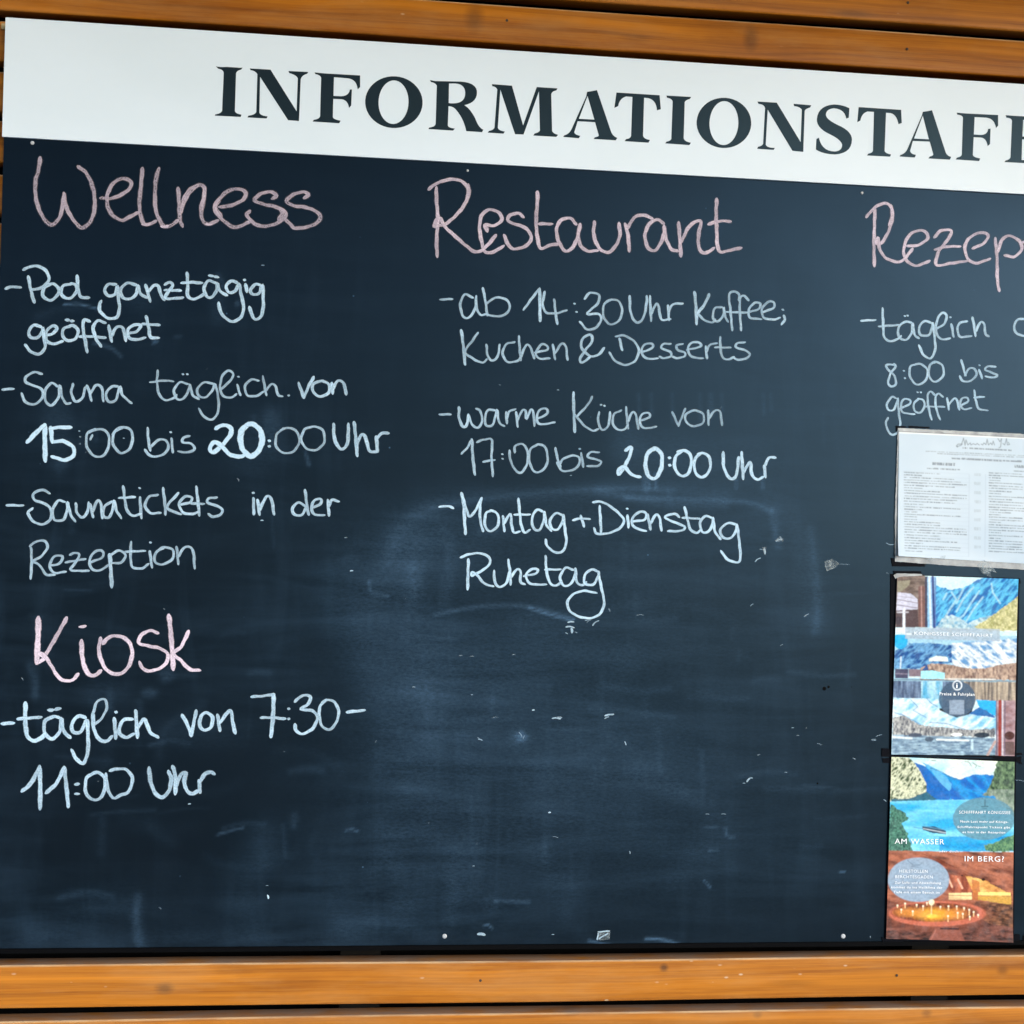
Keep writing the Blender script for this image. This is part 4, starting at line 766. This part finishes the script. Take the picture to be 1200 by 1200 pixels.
def flyer_boat(X, Y):
    a = Art(X, Y); z = lambda s: zc(1020, 870, 6.667, s); q = lambda s: zc(1020, 985, 6.667, s)
    a.rect(0, 0, 2000, 1005, lin(205, 232, 240)); a.tex(Y < 930, lin(170, 222, 240), lin(238, 240, 225), .05, .08, .9)
    m = a.poly(z('320,150 480,200 620,260 700,290 800,250 900,250 1130,270 1130,445 430,450'), lin(18, 130, 200), rough=.8); a.tex(m, lin(10, 105, 180), lin(50, 160, 215), .07, .05, .8, (.3, .98), sk=-.8)
    a.poly(z('400,150 520,210 600,275 635,330 620,380 560,340 480,230'), lin(110, 180, 220), rough=.9); a.line(z('470,200 560,230 640,285 700,290'), .8, lin(90, 130, 160)); a.poly(z('340,160 430,190 560,330 610,380 620,445 470,440 380,300'), lin(15, 112, 182), rough=.6)
    m = a.poly(z('130,100 310,120 400,240 440,340 430,400 300,440 130,460'), lin(170, 180, 150), rough=1.4); a.tex(m, lin(62, 80, 55), lin(228, 230, 205), .32, .22, .95, (.3, .98), sk=.5)
    m = a.poly(z('160,440 300,440 440,385 520,445 160,470'), lin(60, 110, 130), rough=.6)
    m = a.poly(z('130,462 560,448 760,446 1130,446 1130,850 130,850'), lin(105, 195, 228)); a.tex(m, lin(70, 172, 218), lin(165, 226, 240), .018, .09, .9, (.3, .7))
    a.tex(m & (Y > 980) & (X > 1100), lin(20, 130, 195), lin(70, 180, 222), .04, .2, .8)
    for s in ('740,150 770,155 790,185', '800,160 830,180 820,200', '480,140 510,145', '840,185 860,190'): a.line(z(s), .9, lin(80, 100, 90), .8)
    m = a.poly(z('1000,130 1140,130 1140,600 960,420 870,420 940,330 960,240'), lin(60, 95, 85), rough=1.8); a.tex(m, lin(28, 55, 48), lin(135, 160, 125), .5, .35, .95); a.tex(m & (Y > 925), lin(90, 110, 100), lin(185, 195, 185), .35, .25, .7)
    m = a.poly(z('150,480 230,520 300,590 240,640 290,720 330,850 130,850'), lin(40, 90, 85), rough=2.2); a.tex(m, lin(20, 62, 62), lin(110, 160, 140), .7, .5, .95)
    m = a.poly(z('880,800 1000,770 1130,720 1130,850 900,850'), lin(60, 120, 100), rough=2); a.tex(m, lin(25, 80, 80), lin(140, 175, 130), .6, .5, .9)
    a.poly(z('405,655 500,655 588,690 588,715 480,705 405,680'), lin(25, 60, 88)); a.line(z('412,672 585,705'), 1.0, lin(215, 225, 230)); a.line(z('420,655 570,680'), .9, lin(120, 165, 190)); a.line(z('340,660 405,672'), .6, lin(60, 130, 170))
    a.ell(*z('885,595')[0], 36.5, 25, lin(110, 150, 165), .9, .03)
    a.line(z('893,450 893,495'), .8, lin(60, 85, 95)); a.line(z('865,500 920,500'), .8, lin(60, 85, 95)); a.line(z('880,515 905,515'), .6, lin(60, 85, 95))
    # salt cave
    ed = 996.5+(X-1042)*.014; m = Y > ed; a.put(m.astype(float), lin(140, 88, 72)); a.tex(m, lin(96, 60, 52), lin(182, 122, 100), .035, .10, .95, (.2, .9), sk=-1.2)
    a.poly(q('380,90 560,150 800,290 1110,420 1110,470 800,330 560,190'), lin(120, 58, 40), .55, 1.0); a.line(q('430,95 620,190 870,300'), .8, lin(85, 40, 32), .6); a.line(q('600,100 900,170 1110,260'), .9, lin(110, 58, 46), .6)
    m = a.poly(q('600,260 790,290 800,400 610,400'), lin(150, 78, 60)); a.tex(m, lin(110, 55, 48), lin(215, 140, 110), .25, .1, .8); a.line(q('610,300 635,360'), 2, lin(240, 195, 170)); a.line(q('680,300 715,370'), 2, lin(240, 195, 170))
    m = a.poly(q('740,270 900,310 1095,420 1000,440 800,400'), lin(215, 150, 90), rough=1.2); a.tex(m, lin(180, 112, 62), lin(250, 208, 140), .12, .16, .9)
    a.poly(q('790,300 850,320 850,470 795,460'), lin(190, 122, 80), .85, rough=.8); a.poly(q('610,410 790,405 790,460 610,462'), lin(250, 225, 175)); a.poly(q('840,400 1095,405 1095,430 840,425'), lin(255, 225, 150)); a.poly(q('840,432 1100,435 1100,500 900,470 840,460'), lin(205, 165, 95), rough=.5); a.line(q('610,425 790,430'), .8, lin(140, 90, 60))
    a.ell(*q('712,272')[0], 1.2, .9, lin(60, 25, 20)); a.ell(*q('880,303')[0], 2.2, 1.7, lin(50, 20, 15))
    m = Y > 1052+7*(fbm(X*.05, Y*.02)-.5); a.tex(m & (Y > 985+500/6.667), lin(38, 26, 26), lin(142, 98, 88), .12, .35, .97)
    m = a.poly(q('820,470 1110,500 1110,680 900,640 800,510'), lin(70, 45, 40)); a.tex(m, lin(35, 24, 24), lin(165, 120, 95), .2, .5, .95)
    a.ell(*q('520,575')[0], 60, 20, lin(150, 92, 74), .7, .5); a.ell(*q('520,570')[0], 57, 15.0, lin(196, 120, 100), 1, .06); a.ell(*q('500,560')[0], 50, 11, lin(104, 56, 46), 1, .12); a.tex(np.hypot((X-q('500,560')[0][0])/50, (Y-q('500,560')[0][1])/11) < 1, lin(88, 46, 40), lin(205, 130, 90), .5, .25, .6)
    a.ell(*q('490,575')[0], 20, 7, lin(250, 190, 90), .75, .9); a.ell(*q('660,575')[0], 12, 6, lin(245, 170, 90), .6, .9); a.ell(*q('300,560')[0], 14, 5, lin(240, 170, 95), .6, .9)
    for x, y, h in ((270, 500, 4), (210, 510, 2), (410, 520, 4), (475, 500, 13), (608, 520, 4), (672, 520, 3), (605, 600, 5), (770, 550, 5), (805, 565, 4), (775, 600, 3), (730, 530, 2), (360, 505, 2), (240, 545, 3), (330, 560, 4), (680, 575, 5), (720, 580, 4), (440, 490, 2), (545, 520, 2), (840, 585, 2)):
        p = q('%d,%d' % (x, y))[0]; a.line([(p[0], p[1]-h/3), (p[0], p[1]+h*.9)], 1.2, lin(255, 215, 170)); a.ell(p[0], p[1]-h/3, 1.0, 1.0, lin(255, 250, 230), 1, .5)
    a.ell(*q('475,480')[0], 3.2, 3.6, lin(255, 245, 205), 1, .5); a.ell(*q('478,590')[0], 6, 2.4, lin(255, 215, 110), .9, .6)
    a.poly(q('510,670 690,680 740,790 450,790'), lin(150, 98, 86)); a.poly(q('545,680 690,682 690,698 545,694'), lin(75, 45, 45)); a.line(q('510,700 470,780'), .8, lin(190, 130, 115))
    a.ell(*q('373,305')[0], 36, 26, lin(158, 178, 196), .93, .03); a.line(q('290,155 330,190 380,190 400,175'), .6, lin(105, 120, 135)); a.line(q('320,200 370,205'), .6, lin(105, 120, 135))
    return grade(a.c)
def sheet_art(X, Y):
    a = Art(X, Y); a.c[:] = np.array([.47, .565, .65]); z = lambda s: zc(1030, 490, 7.06, s); q = lambda s: zc(1030, 580, 7.06, s)
    a.tex(np.ones(X.shape, bool), (.44, .54, .63), (.51, .60, .68), .02, .03, 1)
    ink = lin(48, 58, 72); sl = .045
    y0 = lambda x: 505+(x-1053)*sl
    a.put(np.clip(3.2-(Y-y0(X)), 0, 1), (.74, .78, .80))
    # script title
    for s in ('645,235 680,225 700,165 712,225 720,180 735,222 755,205 760,222 780,212 800,220 812,210 830,222', '845,215 858,222 868,205 885,220 895,175 905,222 925,205 935,222 945,190 955,222', '985,170 1000,195 1015,170 1005,240 992,245', '1025,210 1040,222 1055,170 1062,222 1080,218 1070,200', '650,240 640,230 655,215 690,215'):
        a.line(z(s), .75, ink, .8)
    def txt(x0, x1, y, w=.8, al=.55, f=1.3):
        yy = y+(X-1030-x0/7.06)*sl; m = (np.abs(Y-yy) < w) & (X > 1030+x0/7.06) & (X < 1030+x1/7.06)
        a.put(m*np.clip((fbm(X*f+y, Y*.2, 2)-.22)*4, 0, 1), ink, al)
    for x0, x1, y, w, al in ((690, 1095, 525.0, .9, .6), (385, 1300, 528.8, .55, .42), (480, 1250, 531.5, .55, .42), (600, 1180, 537.2, 1.1, .6), (440, 630, 543.2, 1.7, .65), (395, 670, 548.8, .8, .55), (1120, 1400, 546.5, 1.7, .65), (1110, 1400, 552, .8, .5)): txt(x0, x1, y, w, al)
    r = random.Random(4); y = 553.5; rowi = 0
    while y < 646:
        L = r.choice([160, 420, 440, 300, 470, 520, 150, 110]); dark = .5 if rowi % 3 else .42
        txt(205, 205+L, y, .55, dark+.12); txt(905, 905+r.choice([100, 190, 280, 340, 420]), y+.6, .55, dark+.12); rowi += 1; y += 2.75+r.random()*.7
    for k in range(9): txt(785, 840, 556+k*10.6, 1.8, .18, 2.2)
    for xx in (745, 880): a.line([(1030+xx/7.06, 556), (1030+xx/7.06-.8, 652)], .5, lin(140, 155, 175), .5)
    for k in range(20): a.line([(1030+200/7.06, 552+k*5.1), (1030+740/7.06, 552+k*5.1+540/7.06*sl)], .4, lin(150, 165, 185), .35)
    return a.c

LAM = NT('clear_laminate'); _o = LAM.obj()
LAM.bsdf(LAM.mix(LAM.noise(_o, 80, 3), C4(.40, .42, .43), C4(.60, .63, .65)), .35, .2, .06, alpha=LAM.mapr(LAM.noise(LAM.scale(_o, (60, 20, 60)), 1, 3), .3, .7, .45, .85)); LAM = LAM.m
TAPE = NT('clear_tape'); _o = TAPE.obj()
TAPE.bsdf(TAPE.mix(TAPE.noise(_o, 200, 3), C4(.25, .34, .38), C4(.55, .62, .66)), .3, .2, .06, alpha=TAPE.mapr(TAPE.noise(_o, 160, 4, .7), .4, .66, .08, .45)); TAPE = TAPE.m
def patch(name, pts, Y, h, mat, parent, jag=0.0):
    P_ = []
    for (x0, y0), (x1, y1) in zip(pts, pts[1:]+pts[:1]):
        n = max(1, int(math.hypot(x1-x0, y1-y0)/3))
        for k in range(n):
            t = k/n; P_.append((x0+(x1-x0)*t+random.uniform(-jag, jag), y0+(y1-y0)*t+random.uniform(-jag, jag)))
    W_ = [at(x, y, Y) for x, y in P_]
    return plate(name, [[(w.x, w.z) for w in W_]], Y, h, mat, parent)

# ---- laminated sheet
sheet = thing('laminated_sheet', 'white laminated sheet with small printed table, taped on the chalkboard above the lake photo flyer', 'paper sheet')
SC = [(1053.5, 506), (1262, 516.5), (1257, 664), (1051, 651.5)]
o = quad_sheet('printed_page', SC, .00045, SHEETP, sheet, -.0022, lambda U, V: .0016*np.exp(-U*9)*V+.0012*np.sin(V*3.1)*np.sin(U*2.2)**2+.0030*np.exp(-((1-V)*9)**1.0)*np.exp(-U*3), sheet_art, 0)
patch('laminate_border', [(1052, 501.5), (1266, 512), (1260, 671), (1110, 662.5), (1048.5, 658), (1048.5, 600)], -.0008, .0010, LAM, sheet, .25)
for pts in ([(1054, 503.3), (1085, 504.8), (1089, 506.6), (1054, 505.6)], [(1104, 505.5), (1118, 506.3), (1117, 508), (1106, 507.4)], [(1146, 507.6), (1155, 508), (1154, 509.3), (1147, 508.8)]): patch('tape_residue', pts, -.0042, .0002, LAM, sheet)
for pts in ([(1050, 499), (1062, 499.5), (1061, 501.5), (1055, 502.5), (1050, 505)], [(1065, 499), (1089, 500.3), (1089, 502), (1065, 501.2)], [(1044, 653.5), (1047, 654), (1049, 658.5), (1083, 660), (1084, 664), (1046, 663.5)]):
    patch('dark_patch', pts, -.0005, .0006, PATCHBLK, sheet, .2)  # flat dark strips at the sheet's left corners
patch('tape_strip', [(1145, 662), (1153, 656), (1161, 662), (1168, 671), (1160, 669), (1162, 677), (1150, 671)], -.0035, .0002, TAPE, sheet, .3)
patch('tape_strip', [(1086, 654), (1092, 653.5), (1096, 656.5), (1091, 657.5)], -.0045, .0001, TAPE, sheet, .2)
patch('tape_strip', [(1101, 652), (1108, 651), (1107, 656), (1102, 655)], -.0045, .0001, TAPE, sheet, .2)
write('thread of torn tape', (1030, 580, 7.06), P('62,398 90,412 125,408'), wd=1.2, press=.5, kind='chalk_mark')

# ---- flyers
f1 = thing('lake_flyer', 'upper photo flyer with blue mountains, lakeside village and grey round information badge', 'flyer')
quad_sheet('printed_page', [(1051, 673.5), (1192.5, 678.5), (1189, 886), (1044, 884)], .00045, PRINT, f1, -.0020, lambda U, V: .0012*np.sin(U*3.1)*np.sin(V*3.1)+.0022*np.exp(-(1-U)*9)*np.exp(-V*7)+.0012*np.exp(-U*14), flyer_lake)
f2 = thing('boat_and_cave_flyer', 'lower photo flyer with small boat on blue lake above a candle-lit cave', 'flyer')
quad_sheet('printed_page', [(1044.2, 886.8), (1189, 892.8), (1186.3, 1104), (1038, 1100)], .00045, PRINT, f2, -.0020, lambda U, V: .0012*np.sin(U*3.1)*np.sin(V*3.1)+.0024*np.exp(-(1-U)*8)*np.exp(-(1-V)*8)+.0012*np.exp(-U*14), flyer_boat)
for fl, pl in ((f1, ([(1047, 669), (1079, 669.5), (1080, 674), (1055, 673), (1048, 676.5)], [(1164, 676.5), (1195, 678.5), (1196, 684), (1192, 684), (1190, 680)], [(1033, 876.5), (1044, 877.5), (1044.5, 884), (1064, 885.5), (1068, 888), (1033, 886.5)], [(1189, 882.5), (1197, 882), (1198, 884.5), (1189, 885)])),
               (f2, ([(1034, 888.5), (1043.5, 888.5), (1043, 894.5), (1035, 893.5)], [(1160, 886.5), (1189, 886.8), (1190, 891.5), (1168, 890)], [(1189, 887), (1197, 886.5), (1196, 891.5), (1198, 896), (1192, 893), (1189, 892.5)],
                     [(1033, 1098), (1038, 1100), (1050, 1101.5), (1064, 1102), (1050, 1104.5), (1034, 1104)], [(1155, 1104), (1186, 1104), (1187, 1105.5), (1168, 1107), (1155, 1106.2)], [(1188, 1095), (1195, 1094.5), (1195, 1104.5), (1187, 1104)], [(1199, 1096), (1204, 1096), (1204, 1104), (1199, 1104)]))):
    for pts in pl: patch('dark_patch', pts, -.0005, .0007, PATCHBLK, fl, .25)  # flat dark strips around the flyer corners
patch('backing_card', [(1043.5, 672.5), (1194.5, 677.5), (1190.8, 887.5), (1042.3, 885.5)], -.0004, .0006, PATCHBLK, f1)
patch('backing_card', [(1042.5, 886.2), (1190.5, 890), (1187.8, 1105.5), (1036, 1101.6)], -.0004, .0005, PATCHBLK, f2)
patch('plastic_edge', [(1047, 674.2), (1051, 671.8), (1080, 672.6), (1081, 674.6), (1054, 675.8), (1049, 678)], -.0036, .0002, LAM, f1, .2)

LETT = simple('white_print', (.86, .89, .92), .5, .3, .04, 400)
DLET = simple('grey_print', (.10, .13, .17), .5, .3, .1, 400)
def text(s, px, py, wpx, hpx, parent, Y=-.0042, mat=LETT, bold=.010, slope=.035, name='lettering', ital=0.0):
    """printed line starting at (px, py = base line), wpx wide, capitals hpx tall"""
    cu = bpy.data.curves.new('text', 'FONT'); cu.body = s; cu.size = 1; cu.offset = bold; cu.resolution_u = 3; cu.space_character = 1.12; cu.shear = ital
    tmp = bpy.data.objects.new('text', cu); COL.objects.link(tmp)
    me = bpy.data.meshes.new_from_object(tmp.evaluated_get(bpy.context.evaluated_depsgraph_get())); bpy.data.objects.remove(tmp)
    co = np.zeros(len(me.vertices)*3); me.vertices.foreach_get('co', co); co = co.reshape(-1, 3)
    W_ = co[:, 0].max()-co[:, 0].min(); x = (co[:, 0]-co[:, 0].min())/W_*wpx; y = co[:, 1]/.73*hpx
    out = []
    for a, b in zip(x, y):
        q = at(px+a, py-b+a*slope, Y); out.append((q.x, q.y, q.z))
    me.vertices.foreach_set('co', np.array(out).ravel()); me.update(); me.name = name; me.materials.clear()
    o = link(name, me, mat, parent); o['label'] = 'printed words "%s"' % s; return o
text('KÖNIGSSEE', 1071.5, 743.8, 41, 4.0, f1, bold=0.0, slope=.03)
text('SCHIFFFAHRT', 1115.5, 745.2, 48, 4.0, f1, bold=0.0, slope=.03)
text('i', 1120.4, 806.2, 1.9, 6.0, f1, bold=.010, slope=0)
text('Preise & Fahrplan', 1101, 814.6, 41, 3.6, f1, bold=.010, slope=.02)
text('AM WASSER', 1048.5, 988.8, 58, 6.4, f2, bold=0.0, slope=.012)
text('oder doch', 1100, 998.6, 23, 2.4, f2, bold=.010, slope=.012)
text('SCHIFFFAHRT KÖNIGSSEE', 1124, 953.4, 60, 3.6, f2, bold=0.0, slope=.01)
for s, x, y, w in (('Noch Lust mehr auf Königs-', 1125.5, 963.8, 56), ('Schifffahrtspunkt Tickets gibt', 1122, 970.2, 62), ('es hier in der Rezeption', 1128, 976.2, 50)): text(s, x, y, w, 2.6, f2, bold=.010, slope=.01)
text('IM BERG?', 1130.5, 1009.3, 46, 6.6, f2, bold=0.0, slope=.01)
text('HEILSTOLLEN', 1054, 1022.4, 33, 3.6, f2, bold=0.0, slope=.01)
text('BERCHTESGADEN', 1049, 1029, 44, 3.6, f2, bold=0.0, slope=.01)
for s, x, y, w in (('Zur Luft- und Abwechslung', 1048.5, 1035.4, 54), ('kommst du ins Heilklima der', 1044.5, 1040.8, 60), ('Tiefe mit einem Besuch im', 1047, 1046.6, 54)): text(s, x, y, w, 2.7, f2, bold=.010, slope=.01)

# ---- tape remnants left on the paint
for pts, mt in (([(966, 658), (975, 655), (984, 660), (978, 666), (969, 669), (967, 664)], TAPE), ([(700.5, 1091), (715, 1090.5), (714, 1101), (700, 1101.5)], TAPE), ([(908, 634), (914, 629), (918, 632), (917, 635)], TAPE), ([(893, 641), (898, 641), (897, 652), (895, 647)], TAPE)):
    patch('tape_remnant', pts, -.0004, .0002, mt, board, .5)
write('', (0, 0, 1), B('701,1092 714,1091 | 702,1100 712,1094 | 701,1094 700,1101', 1.6, 1.0), kind='chalk_mark')
write('', (0, 0, 1), B('984,661 995,661.5', .9, .3), kind='chalk_mark')

# ------------------------------------------------------------------ ground and an unseen porch ceiling, added to shade the board and darken its reflection
GND = simple('paving', (.24, .235, .225), .85, .3, .25, 3)
g = mesh('ground', [(-200, -200, 0), (200, -200, 0), (200, 200, 0), (-200, 200, 0)], [(0, 1, 2, 3)], GND); g['kind'] = 'structure'

CEIL = NT('ceiling_wood'); _o = CEIL.obj()
CEIL.bsdf(CEIL.mix(CEIL.noise(CEIL.scale(_o, (1, 30, 1)), 1, 4), C4(.22, .075, .012), C4(.30, .12, .022)), .6, .3); CEIL = CEIL.m
cl = mesh('unseen_porch_ceiling', *box_data(-3.0, 4.0, -1.7, .11, 2.60, 2.63), CEIL); cl['kind'] = 'structure'
